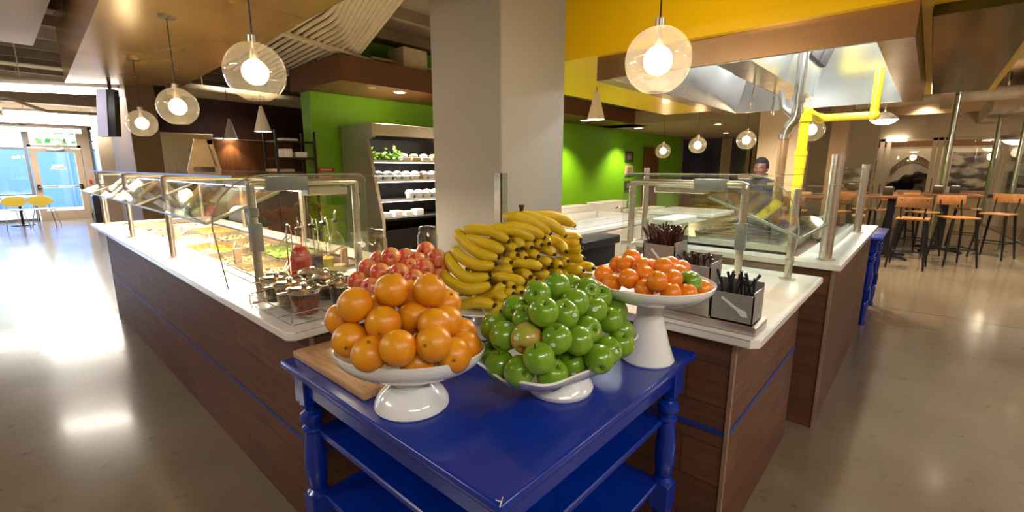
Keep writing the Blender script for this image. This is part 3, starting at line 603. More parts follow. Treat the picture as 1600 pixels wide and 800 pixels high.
# ================================================================== FRUIT
from mathutils.bvhtree import BVHTree
DATA = json.loads('''{"orange":[[[0.5764,1.0535,1.1538],[0.5521,1.0443,1.0682],[0.5723,1.1185,1.1011],[0.5563,0.9622,1.0526],[0.59,0.8898,1.0777],[0.6573,0.8403,1.0822],[0.8469,0.9509,1.0288],[0.7093,0.985,1.1039],[0.6139,0.9859,1.1105],[0.6584,1.0768,1.1146],[0.7389,1.052,1.1444],[0.6655,1.0206,1.1807],[0.7423,0.9594,1.1767],[0.8324,1.0007,1.1095],[0.6518,0.9008,1.0136],[0.7235,0.8452,1.0296],[0.7111,0.9014,1.1013],[0.7981,0.882,1.0212],[0.7828,0.9396,1.0813]],[[0.6482,0.9862,1.0268],[0.7413,0.9736,1.0178],[0.7206,1.0576,1.0635]]],"green":[[[0.941,0.8281,1.106],[0.9705,0.7712,1.1529],[1.0428,0.7586,1.1641],[1.1535,0.785,1.1356],[1.0822,0.8044,1.121],[0.8859,0.6838,1.1409],[0.957,0.6709,1.119],[1.0283,0.6859,1.1334],[1.1337,0.7137,1.1424],[1.1999,0.7108,1.1089],[0.8819,0.8537,1.061],[0.8506,0.7864,1.0606],[0.8541,0.7131,1.0718],[0.8937,0.6468,1.0771],[0.9627,0.629,1.0564],[1.0343,0.6482,1.0615],[1.1514,0.6456,1.0608],[1.2483,0.6814,1.0557],[1.2078,0.6357,1.0135],[1.1434,0.6005,1.0024],[0.9968,0.584,1.0082],[1.0691,0.6006,1.0042],[0.8671,0.851,0.9812],[0.8247,0.7785,0.9902],[0.8169,0.705,0.9975],[0.8733,0.6439,0.9883],[0.974,0.652,0.9803],[0.8265,0.6493,1.0458],[1.0935,0.6655,1.1028],[0.9095,0.7601,1.0985]],[[0.9993,0.7549,1.0506],[1.1702,0.7545,1.0093],[1.0927,0.8085,1.0027],[1.0917,0.7048,1.0277],[0.9343,0.7369,1.0149],[0.966,0.8182,1.0298],[1.0257,0.7218,0.986]]],"red":[[[0.971,1.4843,1.165],[1.0568,1.5125,1.149],[0.9005,1.5333,1.1263],[0.8957,1.4426,1.1234],[0.9297,1.3736,1.1283],[1.0231,1.35,1.1303],[1.1188,1.4614,1.1732],[1.1002,1.3703,1.1578],[1.0606,1.4452,1.1427],[0.8466,1.5165,1.0891],[0.8463,1.4238,1.0812],[0.9281,1.2849,1.1195],[1.0899,1.3609,1.0849],[1.145,1.3933,1.1073],[1.0016,1.4142,1.1309],[0.962,1.5535,1.1463],[0.8808,1.3318,1.1072],[0.9907,1.2998,1.0985]],[[0.9899,1.4689,1.0811],[1.0256,1.3527,1.0514],[1.048,1.4364,1.0564],[0.9353,1.3762,1.0532],[0.9154,1.5102,1.0579],[1.0806,1.4928,1.0769],[1.0274,1.5415,1.0845],[0.9364,1.4486,1.0303]]],"tang":[[[1.3429,0.7827,1.1454],[1.2864,0.7157,1.1362],[1.41,0.7658,1.1683],[1.4575,0.74,1.19],[1.3809,0.7167,1.1802],[1.2804,0.6564,1.1608],[1.3732,0.6591,1.1834],[1.3292,0.6249,1.1663],[1.2832,0.6028,1.1381],[1.2667,0.5582,1.1717],[1.3735,0.5889,1.1916],[1.4641,0.6045,1.1814],[1.3455,0.545,1.1655],[1.429,0.5607,1.1656],[1.2991,0.5275,1.1342],[1.4013,0.5107,1.154],[1.4534,0.4907,1.1224],[1.3498,0.499,1.1295],[1.5169,0.587,1.1639]],[[1.3781,0.6175,1.1307],[1.427,0.6832,1.1681],[1.4638,0.6423,1.1362],[1.4994,0.6894,1.1571]]],"ban":[[[1.187,1.2859,1.2653],[1.2202,1.2029,1.2654],[1.2528,1.135,1.231]],[[1.1807,1.2703,1.2326],[1.2008,1.1946,1.2189],[1.2271,1.1331,1.1933]],[[1.1652,1.3138,1.2426],[1.1723,1.2266,1.1917],[1.2067,1.1432,1.1749]],[[1.1393,1.3004,1.1833],[1.1525,1.2175,1.147],[1.1899,1.1434,1.1504]],[[1.1211,1.3216,1.1581],[1.1233,1.2333,1.101],[1.1643,1.1467,1.1148]],[[1.0919,1.3147,1.094],[1.112,1.2151,1.0612],[1.1553,1.1308,1.0868]],[[1.1112,1.2405,0.9919],[1.1184,1.1618,1.0184],[1.1311,1.0935,1.0177]],[[1.1659,1.2195,1.0093],[1.1734,1.1432,1.0402],[1.1828,1.0952,1.092]],[[1.2331,1.199,1.2703],[1.2775,1.1282,1.2683],[1.3239,1.07,1.2335]],[[1.3041,1.2447,1.1999],[1.279,1.1661,1.2058],[1.2612,1.1009,1.2014]],[[1.3114,1.2279,1.2525],[1.2977,1.1463,1.2422],[1.2771,1.0893,1.2061]],[[1.2653,1.1624,1.2797],[1.3102,1.101,1.275],[1.3592,1.0514,1.2423]],[[1.2939,1.1591,1.3157],[1.3387,1.0936,1.2982],[1.3852,1.0429,1.2541]],[[1.3219,1.1329,1.3192],[1.381,1.0634,1.2997],[1.4378,1.0101,1.2434]],[[1.3582,1.0991,1.315],[1.4214,1.0479,1.3135],[1.4893,1.0059,1.2779]],[[1.4624,1.1296,1.2171],[1.4389,1.0508,1.2111],[1.4172,0.9892,1.1871]],[[1.3579,1.1704,1.2074],[1.327,1.1128,1.2117],[1.3055,1.0671,1.2089]],[[1.3884,1.1514,1.2076],[1.3593,1.0937,1.2157],[1.3402,1.047,1.2161]],[[1.4268,1.1311,1.218],[1.3915,1.0762,1.222],[1.3659,1.0329,1.2189]],[[1.3889,1.1221,1.1889],[1.3759,1.0589,1.1935],[1.3687,1.0085,1.1803]],[[1.3443,1.151,1.1741],[1.324,1.0898,1.181],[1.3121,1.0405,1.177]],[[1.2906,1.2009,1.1638],[1.2667,1.1408,1.171],[1.2545,1.0935,1.1837]],[[1.3244,1.1709,1.1657],[1.2943,1.1135,1.1736],[1.2735,1.0679,1.1736]],[[1.261,1.2116,1.1466],[1.2389,1.1504,1.152],[1.2284,1.1013,1.1596]],[[1.2619,1.1227,1.1476],[1.2807,1.0646,1.1514],[1.3069,1.0174,1.1366]],[[1.3535,1.118,1.1456],[1.3449,1.0552,1.1546],[1.3449,1.0034,1.15]],[[1.4304,1.0815,1.1333],[1.3965,1.026,1.1404],[1.371,0.9825,1.1368]],[[1.232,1.1992,1.119],[1.2223,1.1358,1.1248],[1.2241,1.0855,1.1357]],[[1.294,1.1438,1.1057],[1.2725,1.0825,1.1144],[1.2582,1.0338,1.1099]],[[1.336,1.1067,1.1072],[1.3228,1.044,1.1069],[1.3227,0.9924,1.1117]],[[1.4176,1.071,1.099],[1.3834,1.0158,1.1074],[1.359,0.9717,1.1076]],[[1.2006,1.1465,1.1019],[1.214,1.086,1.1025],[1.2352,1.0374,1.0894]],[[1.2464,1.1676,1.0791],[1.2192,1.1083,1.0826],[1.2003,1.0621,1.0784]],[[1.3164,1.1114,1.0528],[1.2906,1.0568,1.0768],[1.2745,1.0159,1.1019]],[[1.3525,1.0909,1.0696],[1.3233,1.0331,1.0772],[1.3068,0.9864,1.0874]],[[1.2365,1.1584,1.0374],[1.2085,1.1006,1.0514],[1.1895,1.0545,1.0563]],[[1.2685,1.1356,1.0464],[1.2377,1.0788,1.0622],[1.2122,1.0353,1.0606]],[[1.1977,1.1779,1.036],[1.1772,1.116,1.043],[1.1627,1.0683,1.037]],[[1.3235,1.1029,1.0615],[1.277,1.0572,1.0707],[1.2424,1.0217,1.0763]],[[1.1944,1.1674,0.9937],[1.1669,1.1091,1.0076],[1.1479,1.0631,1.0122]],[[1.1731,1.1732,0.9777],[1.151,1.1138,0.9946],[1.1378,1.0662,1.0017]],[[1.468,1.0522,1.1141],[1.4558,0.9897,1.1097],[1.4587,0.9375,1.1153]],[[1.5549,1.0276,1.1008],[1.5262,0.9709,1.1148],[1.5078,0.9236,1.1167]],[[1.4662,1.0725,1.1291],[1.4317,1.0179,1.1399],[1.4097,0.9743,1.153]],[[1.4934,1.0644,1.1498],[1.4802,1.0019,1.1504],[1.4807,0.9502,1.1569]],[[1.4931,1.0791,1.1747],[1.4839,1.0163,1.1806],[1.4876,0.9659,1.1947]],[[1.4869,1.0897,1.2037],[1.4817,1.0263,1.205],[1.4899,0.9748,1.2148]],[[1.5254,1.0893,1.2201],[1.5058,1.0286,1.2287],[1.4962,0.978,1.2262]],[[1.5315,1.0173,1.0551],[1.5086,0.9592,1.0735],[1.4965,0.9098,1.0792]],[[1.454,1.0275,1.0937],[1.4035,0.9863,1.089],[1.3659,0.9544,1.0817]],[[1.4892,1.0104,1.0845],[1.4375,0.9698,1.0814],[1.3989,0.9383,1.0756]],[[1.5283,1.0074,1.0303],[1.5077,0.9486,1.0498],[1.4974,0.8984,1.0541]],[[1.4122,1.0589,1.0553],[1.3787,1.0057,1.0735],[1.3567,0.9644,1.0927]]]}''')
def rq(): return Quaternion(Vector((random.gauss(0, 1), random.gauss(0, 1), random.gauss(0, 1))).normalized(), random.uniform(0, 6.28))
def look(d, roll=0): return Vector(d).to_track_quat('Z', 'Y') @ Quaternion((0, 0, 1), roll)
def xf(bm, Q_): bmesh.ops.transform(bm, matrix=Q_.to_matrix().to_4x4(), verts=bm.verts[:]); return bm
ORANGE, APPLE = {}, {}
def fruit_parts(kind):
    """meshes in a fruit's own axes, stem end at +z, unit radius"""
    body, stem, blos = NB(), NB(), NB()
    if kind == 'orange':
        prof = [(0, .945), (.05, .935), (.09, .955)]+[(math.sin(a)*1.0, math.cos(a)*.97) for a in [PI*i/26 for i in range(3, 25)]]+[(.06, -.945), (.03, -.925), (0, -.93)]
        lathe(body, prof, n=36); lathe(stem, [(0, .965), (.075, .962), (.045, .94), (.02, .93)], n=10)
        for k in range(5): a = k*2*PI/5; tube(stem, [(0, 0, .95), (.12*math.cos(a), .12*math.sin(a), .972)], .022, 5)
        lathe(blos, [(0, -.945), (.045, -.95), (.04, -.93)], n=10)
    else:
        prof = [(0, .62), (.05, .66), (.13, .78), (.24, .87), (.38, .91), (.55, .86), (.75, .70), (.92, .45), (1.0, .15), (1.0, -.1), (.93, -.38), (.80, -.62), (.62, -.80), (.45, -.90), (.30, -.93), (.20, -.90), (.12, -.82), (.05, -.78), (0, -.77)]
        pts = [v for v in smooth_path([(r, z, 0) for r, z in prof], 2)]; lathe(body, [(max(0, p.x), p.y) for p in pts[:-1]]+[(0, -.77)], n=36)
        for v in body.verts:   # five soft lobes at the base
            if v.co.z < -.3:
                a = math.atan2(v.co.y, v.co.x); k = 1+.035*math.cos(5*a)*min(1, (-v.co.z-.3)*2); v.co.x *= k; v.co.y *= k
        tube(stem, [(0, 0, .62), (.02, .01, .85), (.07, .03, 1.05)], [.03, .028, .045], 7)
        sph(blos, (0, 0, -.80), .10, 8, (1, 1, .8))
        for k in range(5): a = k*2*PI/5; tube(blos, [(.05*math.cos(a), .05*math.sin(a), -.82), (.10*math.cos(a), .10*math.sin(a), -.93)], .018, 4)
    return body, stem, blos
def make_fruit(name, kind, p, r, m_, label, cat, group, axis, sticker=None):
    t_ = thing(name, label, cat, p, 0, group); Q_ = look(axis, random.uniform(0, 6)) if axis else rq()
    s_ = r*random.uniform(.98, 1.02); S = Matrix.Diagonal((s_, s_, s_*random.uniform(.97, 1.03), 1))
    B_, st_, bl = fruit_parts(kind)
    for bm_, nm, mm in ((B_, 'flesh', m_), (st_, 'stem', 'stem' if kind != 'orange' else 'blossom'), (bl, 'blossom_end', 'blossom')):
        bmesh.ops.transform(bm_, matrix=Q_.to_matrix().to_4x4() @ S, verts=bm_.verts[:])
        if nm == 'flesh': bm_.normal_update(); tree_ = BVHTree.FromBMesh(bm_)
        part(nm, bm_, mm, t_, ang=60)
    if sticker:
        d = Vector(sticker).normalized(); q = NB(); lathe(q, [(0, s_*1.3), (s_*.09, s_*1.3), (s_*.19, s_*1.3)], n=16); bmesh.ops.scale(q, vec=(1, .72, 1), verts=q.verts[:])
        xf(q, look(d))
        for v in q.verts:
            h = tree_.ray_cast(v.co, -d)
            if h[0] is not None: v.co = h[0]+d*.0006
        part('sticker', q, 'sticker', t_, ang=60)
    return t_
toC = lambda p: (CAMO-Vector(p)).normalized()
def side(p, a, b_):   # direction seen by the camera: a to the right, b_ up, facing the viewer
    c_ = toC(p); r_ = Vector((0, 0, 1)).cross(c_).normalized(); u_ = c_.cross(r_); return (c_+r_*a+u_*b_).normalized()
OL = ['large orange at the upper left of the heap', 'big orange at the left rim of the bowl, greenish below', 'orange half hidden behind the left rim fruit', 'orange low at front left, tucked between two bigger ones', 'big smooth orange at the front rim, centre', 'orange right of front centre with a dark navel ring', 'orange at the far right rim of the bowl', 'orange in the very middle of the heap, resting on top', 'orange left of the middle one with its stem scar showing', 'orange tucked behind the one with the stem scar', 'topmost orange of the heap', 'orange at the back left of the top', 'orange at the back right near the red apples', 'orange high on the right with a stem scar', 'barely visible orange low at the front rim', 'orange under the middle one in the dark gap', 'orange hidden behind the one with the navel ring', 'orange peeping out low on the right side', 'orange in the shadow right of the middle']
AX = {1: (-.3, -.5), 5: (-.55, -.1), 7: (.1, -1.2), 8: (-.35, -.8), 13: (.5, .9), 6: (-.35, 0), 15: (0, -.3), 3: (0, .9)}
for i, p in enumerate(DATA['orange'][0]):
    ax = side(p, *AX[i]) if i in AX else None
    make_fruit('orange', 'orange', p, .0455, 'orange_skin', OL[i]+', in the white bowl', 'orange', 'large oranges in the near bowl', ax)
for p in DATA['orange'][1]: make_fruit('orange', 'orange', p, .0445, 'orange_skin', 'orange buried inside the heap of the near bowl', 'orange', 'buried oranges', None)
GL = ['dark green apple at the upper left of the heap with its base showing', 'green apple on the upper left in front of the bananas', 'topmost green apple of the heap', 'small green apple peeping at the top right of the topmost', 'green apple squeezed below the top one', 'tall pale green apple high in the centre', 'green apple just right of the tall pale one, hollow up', 'pale green apple on the upper right with dark stem hollow', 'shadowed green apple behind the upper right ones', 'glossy green apple on the upper right corner', 'green apple at the left edge with a sticker', 'pale green apple left of the blushed one', 'blushed reddish green apple left of centre', 'large green apple in the centre bearing a white sticker', 'green apple right of the centre one, half covered', 'round green apple right of centre in the third row', 'big green apple on the right slope', 'green apple at the right back edge', 'green apple at the far right rim', 'green apple low on the right near the dish rim', 'light green apple at lower right, large and plain', 'green apple at lower right with a pale side sticker', 'green apple at the far left rim', 'green apple low left, behind the front left one', 'big green apple at the front left with its base toward the viewer', 'big green apple at the very front of the dish', 'green apple at front right with stem hollow up and a sticker', 'green apple in the gap behind the front ones', 'dark green apple with a round sticker in the upper right gap', 'green apple in the gap under the tall pale one']
GX = {0: (-.2, -.25, -1), 5: (.1, .9, 1), 6: (.0, 1.0, 1), 7: (-.3, -.6, 1), 12: (-.4, -1.3, 1), 13: (-.3, 1.2, 1), 16: (-.5, .7, 1), 19: (.3, 1, 1), 24: (.45, -.15, -1), 25: (.6, .8, 1), 26: (-.2, .7, 1), 20: (.2, -1, 1), 15: (.8, .1, 1)}
GS = {10: (-.2, .6), 12: (-.8, 0), 13: (-.25, -.45), 21: (.8, 0), 26: (.2, -.8), 28: (.1, 0), 11: (.2, 1), 6: (.9, 0)}
for i, p in enumerate(DATA['green'][0]):
    ax = None
    if i in GX: ax = side(p, GX[i][0], GX[i][1])*GX[i][2]
    make_fruit('green_apple', 'apple', p, .0395, 'blush_apple' if i == 12 else 'green_apple', GL[i], 'apple', 'green apples in the square dish', ax, side(p, *GS[i]) if i in GS else None)
for p in DATA['green'][1]: make_fruit('green_apple', 'apple', p, .038, 'green_apple', 'green apple buried inside the heap of the square dish', 'apple', 'buried green apples', None)
RL = ['red apple on top with its dark hollow facing forward', 'red apple on top, second from the left', 'red apple at the upper left slope', 'red apple left of centre above the oranges', 'striped red apple at the centre with hollow showing', 'pale striped red apple right of centre with hollow showing', 'red apple highest at the back right', 'deep red apple at the upper right', 'red apple in the upper centre gap', 'red apple at the far left rim', 'red apple low on the left', 'red apple low at the centre behind the top orange', 'pale red apple low on the right beside the bananas', 'dark red apple at the far right edge', 'red apple wedged between the two striped ones', 'red apple half hidden at the back left', 'red apple between the top one and the striped one', 'red apple tucked under the high back ones']
RX = {0: (0, 0), 4: (.15, -.3), 5: (.2, -.4), 2: (.6, 0), 3: (.6, -.7)}
for i, p in enumerate(DATA['red'][0]):
    make_fruit('red_apple', 'apple', p, .036, 'red_apple', RL[i], 'apple', 'red apples in the back bowl', side(p, *RX[i]) if i in RX else None)
for p in DATA['red'][1]: make_fruit('red_apple', 'apple', p, .035, 'red_apple', 'red apple buried inside the heap of the back bowl', 'apple', 'buried red apples', None)
TL = ['tangerine at the far left rim of the bowl', 'tangerine low at the front left', 'tangerine second from the left, in the upper row', 'topmost tangerine of the heap', 'tangerine just under the topmost one', 'big front tangerine left of centre', 'tangerine at the back, right of the topmost', 'tangerine in the middle behind the front ones', 'tangerine at the front rim, centre left', 'deep orange tangerine at the front centre', 'largest tangerine high on the right with a dark spot', 'tangerine behind the largest one', 'tangerine directly left of the green apple', 'tangerine behind the green apple', 'tangerine at the front rim, centre right', None, 'tangerine at the far right, beyond the green apple', 'tangerine at the front rim beneath the green apple', 'reddish tangerine at the back right in shadow']
for i, p in enumerate(DATA['tang'][0]):
    if i == 15: make_fruit('green_apple', 'apple', p, .0335, 'green_apple', 'single green apple lying among the tangerines', 'apple', None, side(p, -.8, -.4), side(p, .4, .9))
    else: make_fruit('tangerine', 'orange', p, .0315, 'tangerine_skin', TL[i], 'tangerine', 'tangerines in the tall pedestal bowl', None)
for p in DATA['tang'][1]: make_fruit('tangerine', 'orange', p, .031, 'tangerine_skin', 'tangerine buried inside the tall pedestal bowl', 'tangerine', 'buried tangerines', None)
def banana(p0, p1, p2, label, r=.0185, grp='bananas in the pile', m_='banana_skin', back=True):
    p0, p1, p2 = map(Vector, (p0, p1, p2)); c_ = p1*2-(p0+p2)/2
    t_ = thing('banana', label, 'banana', (p0+p2)/2, 0, grp); n = 14
    P = [p0*(1-i/n)**2+c_*2*(i/n)*(1-i/n)+p2*(i/n)**2 for i in range(n+1)]
    if back:   # the stem end curls back into the pile
        a = (p0-CAMO).normalized(); a.z *= .3; e = (P[0]-P[1]).normalized(); cc = Vector((1.29, 1.20, p0.z))-p0; cc = cc.normalized()
        P = [P[0]+e*.016+a*.055+cc*.012, P[0]+e*.018+a*.03+cc*.004, P[0]+e*.011+a*.010]+P
    n = len(P)-1; R_ = []
    for i in range(n+1):
        t = i/n; R_.append(r*(.42+.58*min(1, t/.2)**.6 if t < .2 else 1 if t < .80 else 1-.60*((t-.80)/.20)**1.7))
    q = NB(); tube(q, P, R_, 6); bmesh.ops.subdivide_edges(q, edges=[], cuts=1)
    pl = part('peel', q, m_, t_, world=True, ang=80)
    sm = pl.modifiers.new('Subdivision', 'SUBSURF'); sm.levels = 1; sm.render_levels = 1
    d = (P[-1]-P[-2]).normalized(); q = NB(); tube(q, [P[-1]-d*.003, P[-1]+d*.005], [r*.36, r*.26], 7); part('tip', q, 'banana_tip', t_, world=True)
    d = (P[0]-P[1]).normalized(); q = NB(); tube(q, [P[0]-d*.002, P[0]+d*.018], [r*.27, r*.33], 7); part('stem', q, 'banana_green', t_, world=True)
    return t_
BL = ['second banana from the top at the left, spotted', 'banana tucked under the spotted top left one', 'long curved banana at the upper left edge', 'banana at the left edge, third down', 'strongly curved banana at the left edge, fourth down', 'long low banana at the left edge, just above the bottom one', 'bottom left banana lying flat on the plate', 'banana slanting up beneath the low left ones',
 'banana left of the summit with a thick curved back', 'short banana beside the upper left tips', 'banana slanting down with a black tip below the summit', 'banana just left under the two summit ones', 'left one of the summit bananas', 'middle one of the summit bananas', 'right summit banana with a brown end against the wall',
 'banana below the summit on the right slope', 'first short banana in the second row from the top', 'second short banana in the second row from the top', 'third short banana in the second row from the top', 'wide banana in the third row, right half', 'banana with a dark tip in the middle of the third row', 'left banana of the third row', 'second from the left in the third row',
 'leftmost banana of the fourth row', 'long banana in the middle of the fourth row', 'right banana of the fourth row', 'far right banana of the fourth row', 'leftmost banana of the fifth row with a black tip', 'second banana of the fifth row', 'third banana of the fifth row', 'fourth banana of the fifth row',
 'banana slanting across the sixth row', 'short banana end in the sixth row at left', 'banana pointing right in the sixth row', 'last banana in the sixth row at right', 'short banana end just above the plate', 'banana end pointing at the viewer above the green apples', 'banana slanting just above the plate at left', 'banana end wedged behind the first green apple',
 'small banana end at the bottom left of the plate', 'lowest banana end touching the plate rim',
 'banana on the right side with a dark cut crown', 'banana with dark end sticking out at the right edge', 'banana in the middle of the right side', 'upper of the bananas crossing the right edge', 'banana end near the top right edge', 'banana below the brown ended summit one at the right', 'short banana at the upper right corner', 'lowest banana sticking out on the right', 'upright banana at the lower right', 'second upright banana at the lower right', 'flat banana beneath the right side pile', 'banana hidden behind the upper green apples']
for i, (a_, c_, d_) in enumerate(DATA['ban']):
    r_ = .0215 if i < 16 else .0185
    r_ = .0262 if i < 16 else .0238
    last_ = banana(a_, c_, d_, BL[i], r_, m_='banana_green' if i in (48, 51, 49, 50) else 'banana_skin')
    if i == 13: summit = last_
q = NB(); p = Vector(DATA['ban'][13][0])+Vector((0, 0, .015)); tube(q, [p, p+Vector((0, 0, .022))], [.007, .009], 8); box(q, p.x-.012, p.x+.012, p.y-.006, p.y+.006, p.z+.018, p.z+.028, .002, 1); part('crown', q, 'banana_tip', summit, 'dark cut crown', world=True)
# the core of the pile and its far side
k_ = 0
for lay in range(8):
    z = 1.015+lay*.034; half = .19-.017*lay
    for s in range(4 if lay < 5 else 3):
        off = -.02+s*.045
        c0_ = Vector((1.285, 1.19, z))+_f.xy.normalized().to_3d()*off
        for e_ in ((-1, 1) if half > .13 else (0,)):
            cc = c0_+_r*(e_*half*.5+.02); w_ = .082
            banana(cc-_r*w_, cc+Vector((0, 0, .008)), cc+_r*w_, 'banana deep inside the pile behind the front rows', .022, 'bananas inside the pile', back=False); k_ += 1

# ================================================================== SALAD BAR WELL
w_ = thing('steel_well', 'long stainless well sunk in the salad bar worktop', 'food well', (1.11, 4.15, .84))
q = NB(); box(q, .812, 1.408, 2.362, 5.938, .835, .84); box(q, .812, .818, 2.362, 5.938, .84, .94); box(q, 1.402, 1.408, 2.362, 5.938, .84, .94); box(q, .818, 1.402, 2.362, 2.368, .84, .94); box(q, .818, 1.402, 5.932, 5.938, .84, .94)
part('basin', q, 'steel', w_, world=True)
q = NB(); box(q, .785, .83, 2.335, 5.965, .94, .946); box(q, 1.39, 1.435, 2.335, 5.965, .94, .946); box(q, .83, 1.39, 2.335, 2.38, .94, .946); box(q, .83, 1.39, 5.92, 5.965, .94, .946)
for k in range(1, 7): box(q, .83, 1.39, 2.40+k*.505-.012, 2.40+k*.505+.012, .935, .943)
part('rim', q, 'brushed', w_, world=True)
FOODS = [('sliced pale turkey', 'pale_relish', 'lettuce'), ('dark olives', 'dark_relish', 'dark_relish'), ('brown mushrooms', 'pale_relish', 'pale_relish'), ('red tomatoes', 'red_relish', 'red_relish'), ('shredded carrot', 'orange_skin', 'orange_skin'), ('chopped lettuce', 'lettuce', 'lettuce'), ('pale cheese', 'plastic_tub', 'plastic_tub')]
def pan_mesh(x0, x1, y0, y1):
    q = NB(); r_ = .006
    box(q, x0, x1, y0, y0+r_, .93, .950); box(q, x0, x1, y1-r_, y1, .93, .950); box(q, x0, x0+r_, y0, y1, .93, .950); box(q, x1-r_, x1, y0, y1, .93, .950)
    box(q, x0+.01, x1-.01, y0+.01, y0+.013, .86, .94); box(q, x0+.01, x1-.01, y1-.013, y1-.01, .86, .94); box(q, x0+.01, x0+.013, y0+.01, y1-.01, .86, .94); box(q, x1-.013, x1-.01, y0+.01, y1-.01, .86, .94); box(q, x0+.01, x1-.01, y0+.01, y1-.01, .858, .861)
    return q
for k in range(7):
    for c_ in range(2):
        x0, x1 = (.835, 1.105) if c_ == 0 else (1.115, 1.385); y0, y1 = 2.418+k*.505, 2.888+k*.505
        fd = FOODS[(k*2+c_*3) % 7]
        side_ = 'customer side' if c_ == 0 else 'kitchen side'
        solo('food_pan', pan_mesh(x0, x1, y0, y1), 'brushed', 'rectangular steel food pan, %s, %s from the near end' % (side_, ORD[k]), 'food pan', 'food pans in the salad bar')
        q = NB(); nx_, ny_ = 14, 22; g_ = [[q.verts.new((x0+.014+(x1-x0-.028)*i/nx_, y0+.014+(y1-y0-.028)*j/ny_, .905+.022*noise.noise(Vector((i*.5+k*9, j*.5, c_*7)))+.012*math.sin(PI*i/nx_)*math.sin(PI*j/ny_))) for j in range(ny_+1)] for i in range(nx_+1)]
        for i in range(nx_):
            for j in range(ny_): q.faces.new((g_[i][j], g_[i+1][j], g_[i+1][j+1], g_[i][j+1]))
        for n_ in range(70 if k < 4 else 25):
            x, y = random.uniform(x0+.03, x1-.03), random.uniform(y0+.03, y1-.03); s_ = random.uniform(.008, .018)
            r_ = bmesh.ops.create_icosphere(q, subdivisions=1, radius=s_); Q_ = rq()
            for v in r_['verts']: v.co = Q_ @ Vector((v.co.x, v.co.y*.7, v.co.z*.45))+Vector((x, y, .918+s_*.3))
        solo('food', q, fd[1] if n_ % 2 else fd[2], '%s filling the pan on the %s, %s from the near end' % (fd[0], side_, ORD[k]), 'food', 'foods in the salad bar pans', 'stuff', ang=60)
for i, (x, y, a) in enumerate(((1.02, 2.62, .6), (1.28, 2.75, -.4), (.95, 3.25, .8), (1.25, 3.35, .3), (1.0, 3.85, 1.1), (1.3, 4.1, -.5), (.98, 4.6, .5), (1.22, 5.2, .2))):
    t_ = thing('serving_tongs', 'steel serving tongs resting in the salad bar, %s from the near end' % ORD[i], 'tongs', (x, y, .93), a, 'serving tongs in the salad bar')
    for s_ in (-1, 1):
        q = NB(); slab(q, (0, s_*.004, .0), (.02, s_*.004, .0), (.15, s_*.028, .085), (.13, s_*.028, .085), .002); slab(q, (.13, s_*.028-.012, .085), (.13, s_*.028+.012, .085), (.19, s_*.016+.012, .075), (.19, s_*.016-.012, .075), .002); part('arm', q, 'brushed', t_)
for i, (x, y) in enumerate(((.90, 2.95), (1.32, 2.5), (.92, 4.35))):
    b = NB(); box(b, x-.022, x+.022, y-.008, y+.008, .93, 1.035, .004, 1); box(b, x-.03, x+.03, y-.03, y+.03, .925, .935, .003, 1)
    solo('spoon_rest', b, 'edge_trim', 'upright brown plate handle in the salad bar, %s' % ('at the front edge', 'near the bottles', 'farther along')[i], 'utensil')
# ================================================================== SNEEZE GUARDS
def guard_posts(t_, pts, top, r=.017):
    for (x, y, z0) in pts:
        q = NB(); tube(q, [(x, y, z0), (x, y, top)], r, 16); part('post', q, 'brushed', t_, world=True)
        q = NB(); cyl(q, (x, y, z0), r*2.1, .008, 20); part('flange', q, 'brushed', t_, world=True)
lg = thing('sneeze_guard', 'long glass sneeze guard over the salad bar on the left', 'sneeze guard', (1, 4, .94))
LY = [2.06, 3.48, 4.73, 6.01]
guard_posts(lg, [(.70, y, .94) for y in LY]+[(1.53, y, .94) for y in (3.48, 4.73, 6.01)]+[(1.165, 2.06, .94)], 1.43)
for y in LY:
    x1 = 1.165 if y < 3 else 1.53; q = NB(); tube(q, [(.70, y, 1.413), (.70, y, 1.43), (.715, y, 1.432), (x1-.015, y, 1.432), (x1, y, 1.43), (x1, y, 1.413)], .017, 12); part('top_rail', q, 'brushed', lg, world=True)
q = NB(); box(q, .64, 1.56, 2.06, 6.12, 1.456, 1.464, .003, 1); part('top_shelf', q, 'clear_glass', lg, world=True)
q = NB(); box(q, .636, .640, 2.06, 6.12, 1.455, 1.465); part('shelf_edge', q, 'glass_edge', lg, world=True)
for (a_, c_) in ((2.18, 3.42), (3.54, 4.5), (4.56, 5.42), (5.46, 6.1)):
    q = NB(); slab(q, (.56, a_, 1.272), (.56, c_, 1.272), (.86, c_, 1.392), (.86, a_, 1.392), .008); vp = part('visor', q, 'clear_glass', lg, 'tilted glass pane', world=True)
    q = NB(); slab(q, (.56, a_-.001, 1.2725), (.56, a_+.028, 1.2725), (.86, a_+.028, 1.3925), (.86, a_-.001, 1.3925), .009); part('polished_edge', q, 'edge_reflection', vp, world=True); q = NB(); box(q, .553, .559, a_, c_, 1.269, 1.277); part('polished_edge', q, 'glass_edge', vp, world=True)  # cream side strip paints the reflection band along the pane's edge
    q = NB(); box(q, 1.0, 1.07, a_, c_, 1.385, 1.415, .004, 1); lp = part('lamp_housing', q, 'grey_clamp', lg, world=True)
    q = NB(); box(q, 1.01, 1.06, a_+.03, c_-.03, 1.379, 1.3845); part('lamp_strip', q, 'led', lp, world=True)
    area((1.035, (a_+c_)/2, 1.372), .05, c_-a_-.1, GUARD_W*(c_-a_)*(1 if a_ < 3 else 1.8), (1, .86, .62))
for y in LY:
    q = NB(); box(q, .70, .73, y+.02, y+.10, 1.30, 1.325, .004, 1); box(q, .683, .717, y-.028, y+.020, 1.295, 1.335, .006, 1); part('clamp', q, 'grey_clamp', lg, world=True)
q = NB(); box(q, .682, .726, 2.035, 2.085, 1.15, 1.27, .006, 2); part('clamp', q, 'grey_clamp', lg, 'large grey adjuster block on the near post', world=True)
